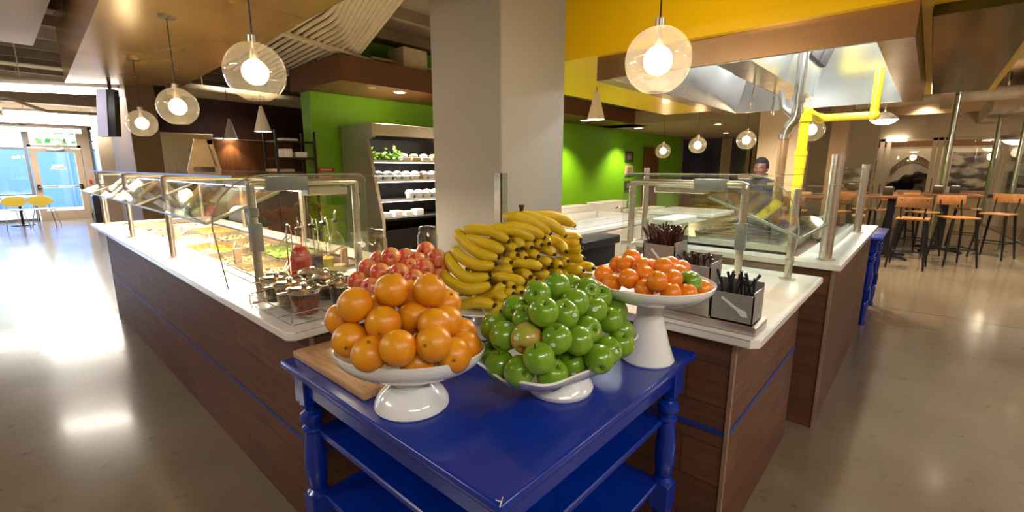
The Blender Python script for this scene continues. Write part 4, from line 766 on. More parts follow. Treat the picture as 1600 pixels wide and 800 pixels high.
q = NB(); box(q, .76, .93, 2.03, 2.09, 1.40, 1.462, .006, 2); part('bracket', q, 'grey_clamp', lg, world=True)
q = NB(); box(q, .93, 1.12, 2.045, 2.12, 1.375, 1.41, .004, 1); part('lamp_housing', q, 'brushed', lg, world=True)
def end_glass(t_, axis, c0_, a_out, a_in, z0, zo):
    """rounded end pane, arc rising from the outer low corner"""
    P_ = [(a_in, z0), (a_in, 1.43)]+[(a_in-.03+.03*math.cos(a), 1.438+.03*math.sin(a)) for a in (0, .5, 1.0, 1.57)]
    arc_r = .22
    for i in range(13):
        a = PI/2+PI/2*i/12; P_.append((a_out+arc_r+arc_r*math.cos(a), zo+(1.468-zo)*math.sin(a)))
    P_ += [(a_out, zo), (a_out+.03, z0)]
    q = NB(); ext(q, P_, c0_, c0_+.008, axis); g_ = part('end_pane', q, 'clear_glass', t_, 'rounded glass end pane', world=True)
    q = NB(); pts = [(p[0], c0_+.004, p[1]) if axis == 'y' else (c0_+.004, p[0], p[1]) for p in P_[1:]]; tube(q, pts, .003, 6); part('polished_edge', q, 'glass_edge', g_, world=True)
end_glass(lg, 'y', 2.02, .54, 1.20, 1.02, 1.27)
q = NB(); cyl(q, (0, 0, 0), .014, .03, 16); bmesh.ops.rotate(q, verts=q.verts[:], matrix=Matrix.Rotation(PI/2, 3, 'X')); bmesh.ops.translate(q, verts=q.verts[:], vec=(1.165, 2.045, 1.13)); part('glass_standoff', q, 'chrome', lg, world=True)
rg = thing('sneeze_guard', 'glass sneeze guard over the cutlery counter on the right', 'sneeze guard', (2.6, .9, .94))
guard_posts(rg, [(2.43, .655, .94), (2.43, 1.25, .94), (2.66, .477, .94)], 1.40, .018)
q = NB(); tube(q, [(2.43, .655, 1.39), (2.43, .655, 1.415), (2.43, .67, 1.42), (2.43, 1.235, 1.42), (2.43, 1.25, 1.415), (2.43, 1.25, 1.39)], .018, 12); part('top_rail', q, 'brushed', rg, world=True)
q = NB(); box(q, 2.405, 2.455, .74, .90, 1.385, 1.445, .006, 2); part('bracket', q, 'grey_clamp', rg, world=True)
q = NB(); box(q, 2.47, 2.53, .86, 1.14, 1.365, 1.395, .004, 1); part('lamp_housing', q, 'brushed', rg, world=True)
q = NB(); box(q, 2.405, 2.45, .632, .678, 1.10, 1.235, .006, 2); part('clamp', q, 'grey_clamp', rg, 'grey adjuster block on the main post', world=True)
q = NB(); box(q, 2.4, 3.6, .62, 1.28, 1.456, 1.464, .003, 1); part('top_shelf', q, 'clear_glass', rg, world=True)
q = NB(); box(q, 2.4, 3.6, 1.28, 1.284, 1.452, 1.467); part('shelf_edge', q, 'green_edge', rg, world=True)
q = NB(); slab(q, (2.44, .40, 1.188), (3.25, .40, 1.188), (3.25, .83, 1.362), (2.44, .83, 1.362), -.008); vp = part('visor', q, 'clear_glass', rg, 'tilted glass pane', world=True)
q = NB(); slab(q, (2.436, .40, 1.187), (2.446, .40, 1.187), (2.446, .83, 1.361), (2.436, .83, 1.361), -.012); box(q, 2.44, 3.25, .392, .40, 1.182, 1.194); part('polished_edge', q, 'glass_edge', vp, world=True)
end_glass(rg, 'x', 2.395, .405, 1.29, 1.0, 1.19)
for y, z in ((1.25, 1.07), (.655, 1.46)):
    q = NB(); box(q, 2.388, 2.43, y-.03, y+.03, z-.012, z+.012, .004, 1); part('glass_clip', q, 'brushed', rg, world=True)
q = NB(); box(q, 2.62, 2.70, .46, .494, 1.02, 1.05, .004, 1); part('glass_clip', q, 'brushed', rg, world=True)
gg = thing('grill_glass_screen', 'upright glass screen on steel posts around the grill', 'glass screen', (3.9, .4, .985))
for (x, y, h, r_) in ((3.12, .385, 1.575, .032), (4.66, .385, 1.53, .028), (3.12, 1.5, 1.5, .02)):
    q = NB(); tube(q, [(x, y, .985), (x, y, h)], r_, 18); cyl(q, (x, y, .985), r_*1.6, .006, 20); part('post', q, 'brushed', gg, world=True)
q = NB(); box(q, 3.15, 5.2, .383, .391, 1.02, 1.50, .002, 1); part('pane', q, 'clear_glass', gg, world=True)
q = NB(); box(q, 3.116, 3.124, .42, 1.48, 1.02, 1.36, .002, 1); box(q, 3.116, 3.124, .42, 1.48, 1.355, 1.363); part('pane', q, 'clear_glass', gg, world=True)
q = NB(); box(q, 3.1, 4.9, .40, .80, 1.395, 1.403, .002, 1); part('shelf', q, 'clear_glass', gg, world=True)
q = NB(); box(q, 3.1, 4.9, .396, .402, 1.392, 1.406); part('polished_edge', q, 'green_edge', gg, world=True)
# ================================================================== JARS, BOTTLES
def wire_rack(x0, x1, y0, y1, z0):
    t_ = thing('wire_rack', 'chrome wire rack holding six lidded relish jars', 'rack', ((x0+x1)/2, (y0+y1)/2, z0))
    q = NB()
    for z in (.006, .05): tube(q, [(x0, y0, z0+z), (x1, y0, z0+z), (x1, y1, z0+z), (x0, y1, z0+z)], .003, 6, closed=True)
    for x in (x0, (x0+x1)/2, x1):
        tube(q, [(x, y0, z0+.006), (x, y1, z0+.006)], .0025, 6)
        for y in (y0, y1): tube(q, [(x, y, z0+.003), (x, y, z0+.05)], .003, 6)
    for k in range(1, 3): y = y0+(y1-y0)*k/3; tube(q, [(x0, y, z0+.006), (x1, y, z0+.006)], .0025, 6); tube(q, [(x0, y, z0+.05), (x1, y, z0+.05)], .0025, 6)
    part('frame', q, 'chrome', t_, world=True)
wire_rack(.64, .96, 1.615, 2.01, .94)
JL = [('dark red relish', 'red_relish', 'nearest'), ('pale grains', 'pale_relish', 'middle'), ('brown seeds', 'dark_relish', 'farthest')]
for c_ in range(2):
    for k in range(3):
        x, y = .725+c_*.155, 1.69+k*.128; nm, mm, w = JL[k]
        if c_: mm = 'dark_relish'; nm = 'black relish'
        t_ = thing('lidded_jar', 'glass jar of %s with a chrome lid, %s in the rack\'s %s row' % (nm, w, 'outer' if c_ == 0 else 'inner'), 'jar', (x, y, .952), 0, 'lidded jars in the wire rack')
        q = NB(); lathe(q, [(0, 0), (.040, 0), (.046, .006), (.056, .085), (.060, .092), (.057, .092), (.053, .085), (.043, .008), (0, .006)], n=32); part('jar_body', q, 'jar_glass', t_)
        q = NB(); lathe(q, [(0, .008), (.0425, .008), (.051, .070-.01*c_), (0, .073-.01*c_)], n=28); part('contents', q, mm, t_)
        q = NB(); lathe(q, [(.061, .090), (.063, .096), (.062, .106), (.050, .113), (.046, .109), (.015, .112), (0, .112)], n=32); lathe(q, [(0, .111), (.010, .112), (.012, .122), (0, .126)], n=14); part('lid', q, 'chrome', t_)
        q = NB(); box(q, -.10, -.055, -.008, .008, .094, .101, .003, 1); tube(q, [(-.05, 0, .098), (-.02, .0, .06), (0, 0, .03)], .003, 6); part('spoon_handle', q, 'chrome', t_)
def bottle(x, y, s_, m_, fill, label, rb=.040):
    t_ = thing('dressing_bottle', label, 'bottle', (x, y, .9405), random.uniform(0, 3), 'dressing bottles with spouts')
    q = NB(); lathe(q, [(0, 0), (rb, 0), (rb+.002, .006), (rb+.002, .155), (rb*.85, .185), (rb*.5, .205), (.014, .222), (.0135, .262), (.016, .264), (.016, .272), (.012, .272)], n=32); part('bottle_body', q, 'jar_glass', t_)
    prof = [(0, .004), (rb-.002, .004), (rb-.001, .010), (rb-.001, min(fill, .153))]+([(rb*.8, .182), (rb*.45, .20)] if fill > .19 else [])+[(0, min(fill, .205))]
    q = NB(); lathe(q, prof, n=28); part('contents', q, m_, t_)
    q = NB(); lathe(q, [(0, .272), (.015, .272), (.016, .284), (.010, .290), (0, .291)], n=18); part('stopper', q, 'black_plastic', t_)
    q = NB(); tube(q, [(0, 0, .288), (0, 0, .315), (.010, 0, .335)], [.005, .004, .003], 8); part('spout', q, 'chrome', t_)
bottle(.905, 2.12, 1, 'red_liquid', .20, 'bottle full of bright red dressing, leftmost', .046)
bottle(1.005, 2.20, 1, 'dark_liquid', .13, 'bottle half full of dark vinegar, second from the left')
bottle(1.095, 2.27, 1, 'oil_liquid', .10, 'bottle with yellow oil in the bottom, third from the left')
bottle(1.19, 2.33, 1, 'clear_liquid', .04, 'almost empty clear bottle, rightmost')
t_ = thing('wire_caddy', 'bent chrome wire caddy around the dressing bottles', 'rack', (1.05, 2.2, .94))
for (dx, dy) in ((-.045, .06),):
    q = NB(); pts = []
    for k in range(4):
        cx, cy = .955+k*.096+dx*.9, 2.165+k*.07+dy*.9
        pts += [(cx-.036, cy-.026, .975), (cx-.034, cy-.024, 1.15 if k % 2 else 1.20), (cx-.02, cy-.014, 1.235), (cx-.004, cy-.003, 1.15 if k % 2 else 1.2), (cx, cy, 1.0), (cx+.012, cy+.01, .965), (cx+.03, cy+.02, .97)]
    tube(q, smooth_path(pts, 4), .003, 6); part('wire_loop', q, 'chrome', t_, world=True)
def big_jar(x, y, r, h, label, frac, z=.9405):
    t_ = thing('glass_canister', label, 'jar', (x, y, z))
    q = NB(); lathe(q, [(0, 0), (r*.95, 0), (r, .01), (r, h*.72), (r*.8, h*.82), (r*.8, h*.86), (r*.77, h*.86), (r*.77, h*.82), (r*.96, h*.71), (r*.96, .012), (0, .01)], n=40); part('jar_body', q, 'jar_glass', t_)
    q = NB(); lathe(q, [(r*.84, h*.86), (r*.86, h*.90), (r*.80, h*.95), (r*.3, h*.975), (r*.14, h), (0, h)], n=36); part('lid', q, 'jar_glass', t_)
    q = NB(); lathe(q, [(0, .012), (r*.95, .013), (r*.95, h*frac), (0, h*(frac+.03))], n=32); part('contents', q, 'pale_relish', t_)
big_jar(1.33, 2.22, .088, .235, 'wide glass canister with glass lid behind the red apples', .22)
big_jar(1.70, 2.20, .062, .22, 'smaller glass canister beside the taupe column', .3)
# ================================================================== CUTLERY DISPLAY
t_ = thing('cutlery_stand', 'stepped dark steel stand for the cutlery holders at the counter end', 'stand', (1.70, .6, .9405))
q = NB(); box(q, 1.64, 1.79, .368, .80, .9405, .972, .003, 1); part('base', q, 'brushed', t_, world=True)
q = NB(); box(q, 1.65, 1.78, .53, .80, .972, 1.055, .002, 1); part('step', q, 'brushed', t_, world=True); q = NB(); box(q, 1.65, 1.78, .665, .80, 1.055, 1.095, .002, 1); part('step', q, 'brushed', t_, world=True)
def holder(y0, y1, z0, z1, label, cm, nfork, fork_label, seed, hz=.045, bm_='steel_matte', fr=1):
    random.seed(seed); cx, cy = 1.715, (y0+y1)/2; t_ = thing('cutlery_holder', label, 'cutlery holder', (cx, cy, z0))
    X0, X1 = 1.655, 1.775; th = .004; q = NB()
    box(q, X0, X0+th, y0, y1, z0, z1-.012); box(q, X1-th, X1, y0, y1, z0, z1+.018); box(q, X0, X1, y0, y0+th, z0, z1); box(q, X0, X1, y1-th, y1, z0, z1); box(q, X0, X1, y0, y1, z0, z0+th)
    part('box', q, bm_, t_, world=True)
    q = NB(); p0_ = Vector((X0-.0012, y1-.035, z1-.03)); p1_ = Vector((X0-.0012, y0+.03, z0+.035)); d = (p1_-p0_).normalized(); n_ = Vector((0, -d.z, d.y))
    v = [p0_-n_*.004, p0_+n_*.004, p0_.lerp(p1_, .7)+n_*.0045, p1_+n_*.012, p1_+d*.016, p1_-n_*.012, p0_.lerp(p1_, .7)-n_*.0045]
    ext(q, [(a.y, a.z) for a in v], X0-.002, X0, 'x'); part('etched_emblem', q, 'ceramic', t_, 'pale etched cutlery emblem', world=True)
    for i in range(nfork):
        x, y = random.uniform(X0+.02, X1-.02), random.uniform(y0+.015, y1-.015); tx, ty = random.uniform(-.035, .035), random.uniform(-.04, .04); L_ = random.uniform(hz*.7, hz*1.4)
        f_ = thing('cutlery', fork_label, 'cutlery', (x, y, z0+.01), 0, cm[1])
        q = NB(); a = Vector((x, y, z0+.012)); b_ = Vector((min(max(x+tx*.5, X0+.012), X1-.012), min(max(y+ty*.5, y0+.01), y1-.01), z1-.005)); c_ = b_+(b_-a).normalized()*L_+Vector((tx, ty, 0))*.45
        tube(q, [a, b_, b_.lerp(c_, .5), c_], [.003*fr, .0035*fr, .0045*fr, .0055*fr], 6); part('handle', q, cm[0], f_, world=True)
holder(.385, .525, .972, 1.085, 'lowest steel holder with black cutlery at the counter end', ('black_plastic', 'black cutlery in the lowest holder'), 16, 'black plastic cutlery handle sticking out of the lowest holder', 1, .05)
holder(.535, .655, 1.055, 1.165, 'middle steel holder with brown cutlery', ('brown_plastic', 'brown cutlery in the middle holder'), 18, 'brown plastic cutlery handle in the middle holder', 2, .022, 'column_grey', .75)
holder(.668, .795, 1.095, 1.225, 'highest pale holder stuffed with dark cutlery behind the tangerines', ('brown_plastic', 'dark cutlery in the highest holder'), 80, 'dark brown cutlery handle in the highest holder', 3, .05, 'column_grey', .6)
random.seed(11)
# ================================================================== EXHAUST HOOD
hd = thing('exhaust_hood', 'large stainless exhaust hood framed by the yellow bulkhead', 'hood', (4.3, 1, 2.1))
X0, X1, Y0, Y1, Z0 = 2.95, 5.65, .27, 1.70, 2.10
q = NB()
box(q, X0-.028, X0, Y0-.14, Y1+.12, Z0, 2.26); box(q, X1, X1+.03, Y0-.14, Y1+.12, Z0, 2.26); box(q, X0+.0005, X1-.0005, Y1+.09, Y1+.119, Z0, 2.26); box(q, X0+.0005, X1-.0005, Y0-.139, Y0-.11, Z0, 2.26)
part('skirt', q, 'copper_steel', hd, 'warm toned steel skirt', world=True)
for ya, yb in ((Y1, Y1+.12), (Y0-.14, Y0)): q = NB(); box(q, X0-.03, X1+.03, ya, yb, Z0-.006, Z0-.0005); part('return_flange', q, 'copper_steel', hd, world=True)
q = NB(); YM = .98; T = 2.75
slab(q, (X0, Y0, Z0), (X0, Y1, Z0), (X0+.5, Y1-.25, T), (X0+.5, Y0+.25, T), .004); slab(q, (X1, Y0, Z0), (X1, Y1, Z0), (X1-.35, Y1-.25, T), (X1-.35, Y0+.25, T), .004)
slab(q, (X0, Y0, Z0), (X1, Y0, Z0), (X1-.35, Y0+.25, T), (X0+.5, Y0+.25, T), .004); slab(q, (X0, Y1, Z0), (X1, Y1, Z0), (X1-.35, Y1-.25, T), (X0+.5, Y1-.25, T), .004)
box(q, X0+.4, X1-.3, Y0+.2, Y1-.2, T, T+.01); part('canopy', q, 'hood_steel', hd, world=True)
q = NB(); hexa(q, [(X0+.05, YM-.10, Z0+.03), (X1-.55, YM-.10, Z0+.03), (X1-.55, YM+.10, Z0+.03), (X0+.05, YM+.10, Z0+.03), (X0+.15, YM-.2, T), (X1-.5, YM-.2, T), (X1-.5, YM+.2, T), (X0+.15, YM+.2, T)]); part('trough', q, 'hood_steel', hd, world=True)
q = NB()
for k in range(5): hexa(q, [(X0+.5+k*.33, YM-.17, Z0+.28), (X0+.80+k*.33, YM-.17, Z0+.28), (X0+.80+k*.33, YM-.13, Z0+.28), (X0+.5+k*.33, YM-.13, Z0+.28), (X0+.5+k*.33, YM-.30, T-.02), (X0+.80+k*.33, YM-.30, T-.02), (X0+.80+k*.33, YM-.26, T-.02), (X0+.5+k*.33, YM-.26, T-.02)])
part('grease_filter', q, 'black_metal', hd, world=True)
for k, (x, y) in enumerate(((3.75, .55), (4.85, .55), (3.75, 1.40), (4.85, 1.40))):
    q = NB(); cyl(q, (x, y, T-.10), .07, .09, 20); f_ = part('lamp', q, 'hood_steel', hd, world=True); q = NB(); sph(q, (x, y, T-.11), .055, 16, (1, 1, .7)); part('lamp_glass', q, 'lamp_white', f_, world=True); point((x, y, T-.20), HOOD_W, .05, (.92, .98, 1))
q = NB(); tube(q, [(3.6, 1.12, 2.16), (4.9, 1.12, 2.16)], .012, 8)
for x in (4.1, 4.75): tube(q, [(x, 1.12, 2.16), (x, 1.12, 2.02)], .009, 8); cyl(q, (x, 1.12, 1.985), .016, .05, 10); cyl(q, (x, 1.12, 1.965), .010, .02, 10, .014)
part('fire_nozzle_pipe', q, 'chrome', hd, world=True)
t_ = thing('drain_pipe', 'grey cast pipe with elbows dropping to a brown pipe beside the yellow one', 'pipe', (4.1, .82, .985))
q = NB(); tube(q, [(4.1, .80, 2.45), (4.1, .80, 1.92)], .035, 14); cyl(q, (4.1, .80, 1.98), .046, .05, 16); cyl(q, (4.1, .80, 1.90), .042, .04, 16); tube(q, smooth_path([(4.1, .80, 1.92), (4.1, .81, 1.86), (4.1, .85, 1.80), (4.1, .865, 1.74)], 4), .034, 14); cyl(q, (4.1, .865, 1.72), .042, .035, 16); tube(q, [(4.1, .80, 1.86), (4.1, .90, 1.95), (4.1, .92, 2.08)], .022, 12); part('upper_pipe', q, 'steel', t_, world=True)
q = NB(); tube(q, [(4.1, .865, 1.73), (4.1, .875, .985)], .033, 14); part('lower_pipe', q, 'copper_steel', t_, world=True)
t_ = thing('gas_pipe', 'bright yellow pipe rising from the grill and bending under the hood', 'pipe', (4.35, .78, .985))
e1, e2 = Vector((5.0, .72, 1.895)), Vector((4.80, .41, 1.90))
e2 = at_x(1365, 183, 5.05)
P_ = [Vector((4.36, .79, 1.94)), Vector((5.05, .80, 1.94)), Vector((5.05, e2.y, 1.94)), Vector((5.05, e2.y, 2.3))]
q = NB(); tube(q, [(4.36, .79, 1.031), (4.36, .79, 1.90)], .036, 16); part('riser', q, 'pipe_yellow', t_, world=True)
q = NB(); sph(q, (4.36, .79, 1.93), .052, 18); cyl(q, (4.36, .79, 1.86), .046, .05, 18); part('elbow', q, 'pipe_yellow', t_, world=True)
q = NB(); cyl(q, (4.36, .79, 1.60), .045, .035, 18); cyl(q, (4.36, .79, 1.50), .040, .10, 18); part('coupling', q, 'pipe_yellow', t_, world=True)
for v in P_[1:3]: q = NB(); sph(q, v, .044, 16); part('elbow', q, 'pipe_yellow', t_, world=True)
q = NB(); tube(q, P_[0:2], .032, 14); tube(q, P_[1:3], .032, 14); tube(q, P_[2:4], .032, 14); part('branch', q, 'pipe_yellow', t_, world=True)
# ================================================================== GRILL STATION
t_ = thing('cook_range', 'stainless range with black burner grates behind the glass', 'stove', (4, 1.1, .985))
q = NB(); box(q, 3.2, 4.95, .60, 1.48, .986, 1.03, .004, 1); part('top', q, 'steel', t_, world=True)
for k in range(3):
    q = NB(); x0_ = 3.3+k*.42
    for i in range(5): box(q, x0_+i*.085, x0_+i*.085+.018, .66, 1.20, 1.045, 1.06)
    for j in range(4): box(q, x0_, x0_+.36, .66+j*.17, .68+j*.17, 1.031, 1.05)
    for j in range(2):
        tube(q, [(x0_+.18+.09*math.cos(a*PI/8), .80+j*.28+.09*math.sin(a*PI/8), 1.055) for a in range(16)], .010, 6, closed=True)
    part('burner_grate', q, 'black_metal', t_, world=True)
q = NB(); box(q, 4.6, 4.93, .62, 1.3, 1.03, 1.06, .003, 1); part('griddle', q, 'steel', t_, world=True)
b = NB(); box(b, 4.0, 4.7, .545, .59, .9865, 1.14, .004, 1); solo('back_guard', b, 'brushed', 'low steel splash panel between the range and the glass', 'panel')
t_ = thing('salad_pan', 'shallow white tray on the range shelf', 'tray', (3.35, 1.40, 1.14)); q = NB(); box(q, 3.15, 3.6, 1.3, 1.46, 1.10, 1.14, .006, 1); box(q, 3.17, 3.20, 1.34, 1.4, 1.03, 1.10); box(q, 3.53, 3.56, 1.34, 1.4, 1.03, 1.10); part('tray', q, 'plastic_tub', t_, world=True)
def cabinet(x0, x1, y0, y1, z1, m_, label, face='y', n=3, holes=False):
    t_ = thing('service_cabinet', label, 'cabinet', ((x0+x1)/2, (y0+y1)/2, 0)); q = NB(); box(q, x0, x1, y0, y1, 0, z1-.04, .003, 1); part('body', q, m_, t_, world=True)
    q = NB(); box(q, x0-.02, x1+.02, y0-.02, y1+.02, z1-.039, z1, .004, 1); part('countertop', q, 'white_stone', t_, world=True)
    for k in range(n):
        q = NB()
        if face == 'y': w = (x1-x0)/n; box(q, x0+k*w+.012, x0+(k+1)*w-.012, y0-.018, y0-.001, .10, z1-.06, .003, 1)
        else: w = (y1-y0)/n; box(q, x0-.018, x0-.001, y0+k*w+.012, y0+(k+1)*w-.012, .10, z1-.06, .003, 1)
        d_ = part('door', q, m_, t_, world=True)
        q = NB()
        if face == 'x': box(q, x0-.03, x0-.019, y0+k*w+.12, y0+k*w+.28, z1-.25, z1-.13); part('vent_panel', q, 'grey_clamp', d_, world=True)
        else: tube(q, [(x0+k*w+.05, y0-.03, .5), (x0+k*w+.05, y0-.03, .66)], .006, 6); part('handle', q, 'steel', d_, world=True)
    return t_
cabinet(3.35, 6.6, 2.42, 3.25, .905, 'beige_light', 'long pale sink counter in front of the green wall', n=4)
cabinet(5.0, 5.7, 1.66, 2.35, 1.02, 'plastic_tub', 'pale service cabinet with vent panels behind the grill', 'x', 2)
b = NB(); box(b, 3.40, 3.98, 2.20, 2.36, .0, .78, .008, 1); box(b, 3.36, 4.02, 2.17, 2.38, .78, .86, .01, 1); solo('waste_bin', b, 'black_plastic', 'black waste bin under the sink counter right of the bananas', 'bin')
t_ = thing('sink', 'white sink basin with chrome tap on the pale counter', 'sink', (4.3, 2.8, .905))
q = NB()
box(q, 3.75, 4.9, 2.50, 2.54, .906, .985, .004, 1); box(q, 3.75, 4.9, 2.96, 3.0, .906, .985, .004, 1); box(q, 3.75, 3.79, 2.54, 2.96, .906, .985); box(q, 4.86, 4.9, 2.54, 2.96, .906, .985); box(q, 3.79, 4.86, 2.54, 2.96, .906, .912); part('basin', q, 'ceramic', t_, world=True)
q = NB(); cyl(q, (5.15, 2.78, .906), .035, .06, 16); tube(q, smooth_path([(5.15, 2.78, .96), (5.15, 2.78, 1.0), (5.08, 2.78, 1.03), (4.98, 2.78, 1.01)], 4), .012, 10); box(q, 5.14, 5.25, 2.765, 2.795, 1.0, 1.012, .004, 1); part('tap', q, 'chrome', t_, world=True)
for k, (x, y, w, h, m_, lab) in enumerate(((4.35, 3.1, .9, .14, 'plastic_tub', 'long white tub along the back of the sink counter'), (5.35, 3.1, .7, .15, 'plastic_tub', 'second white tub at the back right of the sink counter'), (5.9, 2.75, .45, .06, 'paper', 'low stack of paper on the sink counter'))):
    b = NB(); box(b, x-w/2, x+w/2, y-.09, y+.09, .906, .906+h, .01, 2); box(b, x-w/2-.01, x+w/2+.01, y-.10, y+.10, .906+h, .906+h+.012, .004, 1); solo('tub', b, m_, lab, 'tub')
run('hose', smooth_path([(3.80, 3.14, .907), (3.80, 3.12, 1.05), (3.9, 3.1, 1.10), (4.25, 3.08, 1.07)], 5), .009, 'beige_light', 'pale hose looping over the sink tubs', 'hose')
# wall hangings on the green wall
for (x0_, x1_, z0_, z1_, m_, lab) in ((12.9, 13.38, 1.68, 1.99, 'black_board', 'top dark framed notice on the green wall right'), (12.92, 13.4, 1.27, 1.57, 'pale_wood', 'middle yellow notice on the green wall right'), (12.94, 13.42, .82, 1.10, 'black_board', 'lowest dark framed notice on the green wall right')):
    t_ = thing('wall_notice', lab, 'notice', ((x0_+x1_)/2, 6.93, z0_)); q = NB(); box(q, x0_, x1_, 6.915, 6.949, z0_, z1_, .006, 1); part('frame', q, m_, t_, world=True)
    q = NB(); box(q, x0_+.10, x1_-.10, 6.908, 6.914, z0_+.06, z1_-.06); part('sheet', q, 'mural_grey', t_, world=True)
t_ = thing('leaning_board', 'tall brown wood panel leaning on the green wall', 'panel', (14.6, 6.9, 0)); q = NB(); box(q, 14.1, 15.2, 6.90, 6.948, .0, 2.15, .01, 1); part('board', q, 'brown_wood', t_, world=True)
t_ = thing('wall_sign', 'red health notice sign on the green wall', 'sign', (3.45, 6.93, 1.29)); q = NB(); box(q, 3.325, 3.60, 6.935, 6.949, 1.29, 1.49, .003, 1); part('panel', q, 'red_sign', t_, world=True)
q = NB(); box(q, 3.37, 3.55, 6.931, 6.934, 1.448, 1.468)
for z in (1.42, 1.395, 1.37, 1.345, 1.32): box(q, 3.35, 3.575, 6.931, 6.934, z, z+.008)
part('text_lines', q, 'paper', t_, world=True)
b = NB(); box(b, 3.41, 3.50, 6.935, 6.949, .92, 1.08, .006, 1); solo('wall_switch', b, 'green_paint', 'green painted switch plate below the red sign', 'switch')
# ================================================================== DISPLAY FRIDGE
fr = thing('display_fridge', 'open stainless display fridge against the green wall', 'fridge', (4.7, 6.4, 0))
FX0, FX1 = 3.72, 5.55
prof = [(6.90, .0), (6.90, 2.12), (6.0, 2.12), (6.0, 1.93), (6.17, 1.90), (5.86, .72), (5.86, .0)]
for x in (FX0, FX1-.05): q = NB(); ext(q, prof, x, x+.05, 'x'); part('side_panel', q, 'fridge_steel', fr, world=True)
q = NB(); box(q, FX0+.05, FX1-.05, 6.0, 6.88, 1.955, 2.12, .004, 1); part('canopy', q, 'fridge_steel', fr, world=True)
q = NB(); box(q, FX0+.05, FX1-.05, 6.12, 6.16, 1.90, 1.955); box(q, FX0+.05, FX1-.05, 6.78, 6.88, .5, 1.955); box(q, FX0+.05, FX1-.05, 5.9, 6.88, .10, .5); part('interior', q, 'black_metal', fr, world=True)
q = NB(); box(q, FX0+.05, FX1-.05, 5.84, 5.88, .0, .58, .004, 1); part('kick_panel', q, 'black_metal', fr, world=True)
SZ = [1.60, 1.31, 1.02]
for z in SZ+[.74]:
    yf = 6.17-(1.9-z)*.263+.05
    q = NB(); box(q, FX0+.06, FX1-.06, yf, 6.78, z-.02, z, .002, 1); s_ = part('shelf', q, 'black_metal', fr, world=True)
    q = NB(); box(q, FX0+.06, FX1-.06, yf-.012, yf, z-.028, z+.004); part('price_rail', q, 'white_paint' if z > .8 else 'black_metal', s_, world=True)
    if z > .8:
        q = NB(); box(q, FX0+.08, FX1-.08, yf+.01, yf+.035, z-.038, z-.022); part('light_strip', q, 'led', s_, world=True); area((FX0/2+FX1/2, yf+.06, z-.05), 1.6, .03, 14, (1, .95, .85), rot=(-.5, 0, 0))
q = NB(); box(q, FX0+.08, FX1-.08, 6.2, 6.225, 1.93, 1.95); part('light_strip', q, 'led', fr, world=True); area((FX0/2+FX1/2, 6.24, 1.92), 1.6, .03, 16, (1, .95, .85), rot=(-.4, 0, 0))
for r_i, (z, k0) in enumerate(((1.31, 0), (1.02, 3))):
    for k in range(k0, 9):
        x = FX0+.17+k*.17; yf = 6.17-(1.9-z)*.263+.17
        t_ = thing('salad_tub', 'round white lidded salad tub on the %s fridge shelf, %s from the left' % (('second', 'third')[r_i], ORD[k-k0]), 'tub', (x, yf, z+.001), 0, 'white tubs in the display fridge')
        q = NB(); lathe(q, [(0, 0), (.055, 0), (.072, .07), (.078, .072), (0, .074)], n=20); part('tub_body', q, 'plastic_tub', t_); q = NB(); lathe(q, [(.079, .074), (.077, .082), (.06, .115), (.03, .13), (0, .133)], n=20); part('lid', q, 'ceramic', t_)
for k in range(3):
    q = NB(); cx = FX0+.16+k*.17
    for i in range(90):
        v = Vector((random.gauss(0, .05), random.gauss(0, .04), abs(random.gauss(0, .06)))); n_ = Vector((random.uniform(-1, 1), random.uniform(-1, 1), random.uniform(0, 1))).normalized(); a_ = n_.orthogonal().normalized()*.028; c_ = n_.cross(a_)
        q.faces.new([q.verts.new(Vector((cx, 6.26, 1.615))+v+w) for w in (a_, c_, -a_, -c_)])
    solo('leafy_bunch', q, 'lettuce', 'bunch of bright leafy greens on the top fridge shelf, %s from the left' % ORD[k], 'greens', 'leafy greens in the display fridge')
for k in range(5):
    x = FX0+.70+k*.20; b = NB(); box(b, x-.08, x+.08, 6.18, 6.38, 1.601, 1.66, .006, 1); sph(b, (x, 6.27, 1.68), .07, 12, (1, 1, .5)); solo('snack_tray', b, 'pale_wood' if k % 2 else 'plastic_tub', 'packed snack tray on the top fridge shelf, %s from the left' % ORD[k], 'tray', 'snack trays in the display fridge')
for k in range(4):
    x = FX0+.22+k*.2; yf = 6.1; b = NB(); box(b, x-.07, x+.07, yf-.06, yf+.1, .741, .82+.02*(k % 2), .004, 1); solo('white_carton', b, 'plastic_tub', 'white carton on the bottom fridge shelf, %s from the left' % ORD[k], 'carton', 'white cartons in the display fridge')
b = NB(); box(b, FX0+.85, FX0+.99, 6.14, 6.3, 1.311, 1.42, .004, 1); solo('sandwich_box', b, 'carton', 'brown sandwich box on the second fridge shelf', 'box')
# ================================================================== BACKGROUND LEFT
t_ = thing('steel_cabinet', 'tall shiny stainless cabinet behind the sandwich board', 'cabinet', (2.3, 9.3, 0)); q = NB(); box(q, 1.84, 2.58, 9.0, 9.6, 0, 2.03, .01, 1); part('body', q, 'fridge_steel', t_, world=True); q = NB(); box(q, 2.62, 2.75, 9.1, 9.55, 0, 1.98, .01, 1); part('side_column', q, 'steel', t_, world=True)
t_ = thing('back_bar', 'dark wood back bar behind the salad bar', 'cabinet', (1.95, 5.3, 0))
q = NB(); box(q, 1.66, 2.26, 5.0, 5.6, 0, 1.24, .004, 1); part('body', q, 'dark_wood', t_, world=True); q = NB(); box(q, 1.63, 2.28, 4.97, 5.62, 1.241, 1.275, .004, 1); part('countertop', q, 'dark_wood', t_, world=True)
for k in range(2): q = NB(); box(q, 1.68+k*.29, 1.95+k*.29, 4.98, 4.999, .12, 1.2, .003, 1); part('door', q, 'dark_wood', t_, world=True)
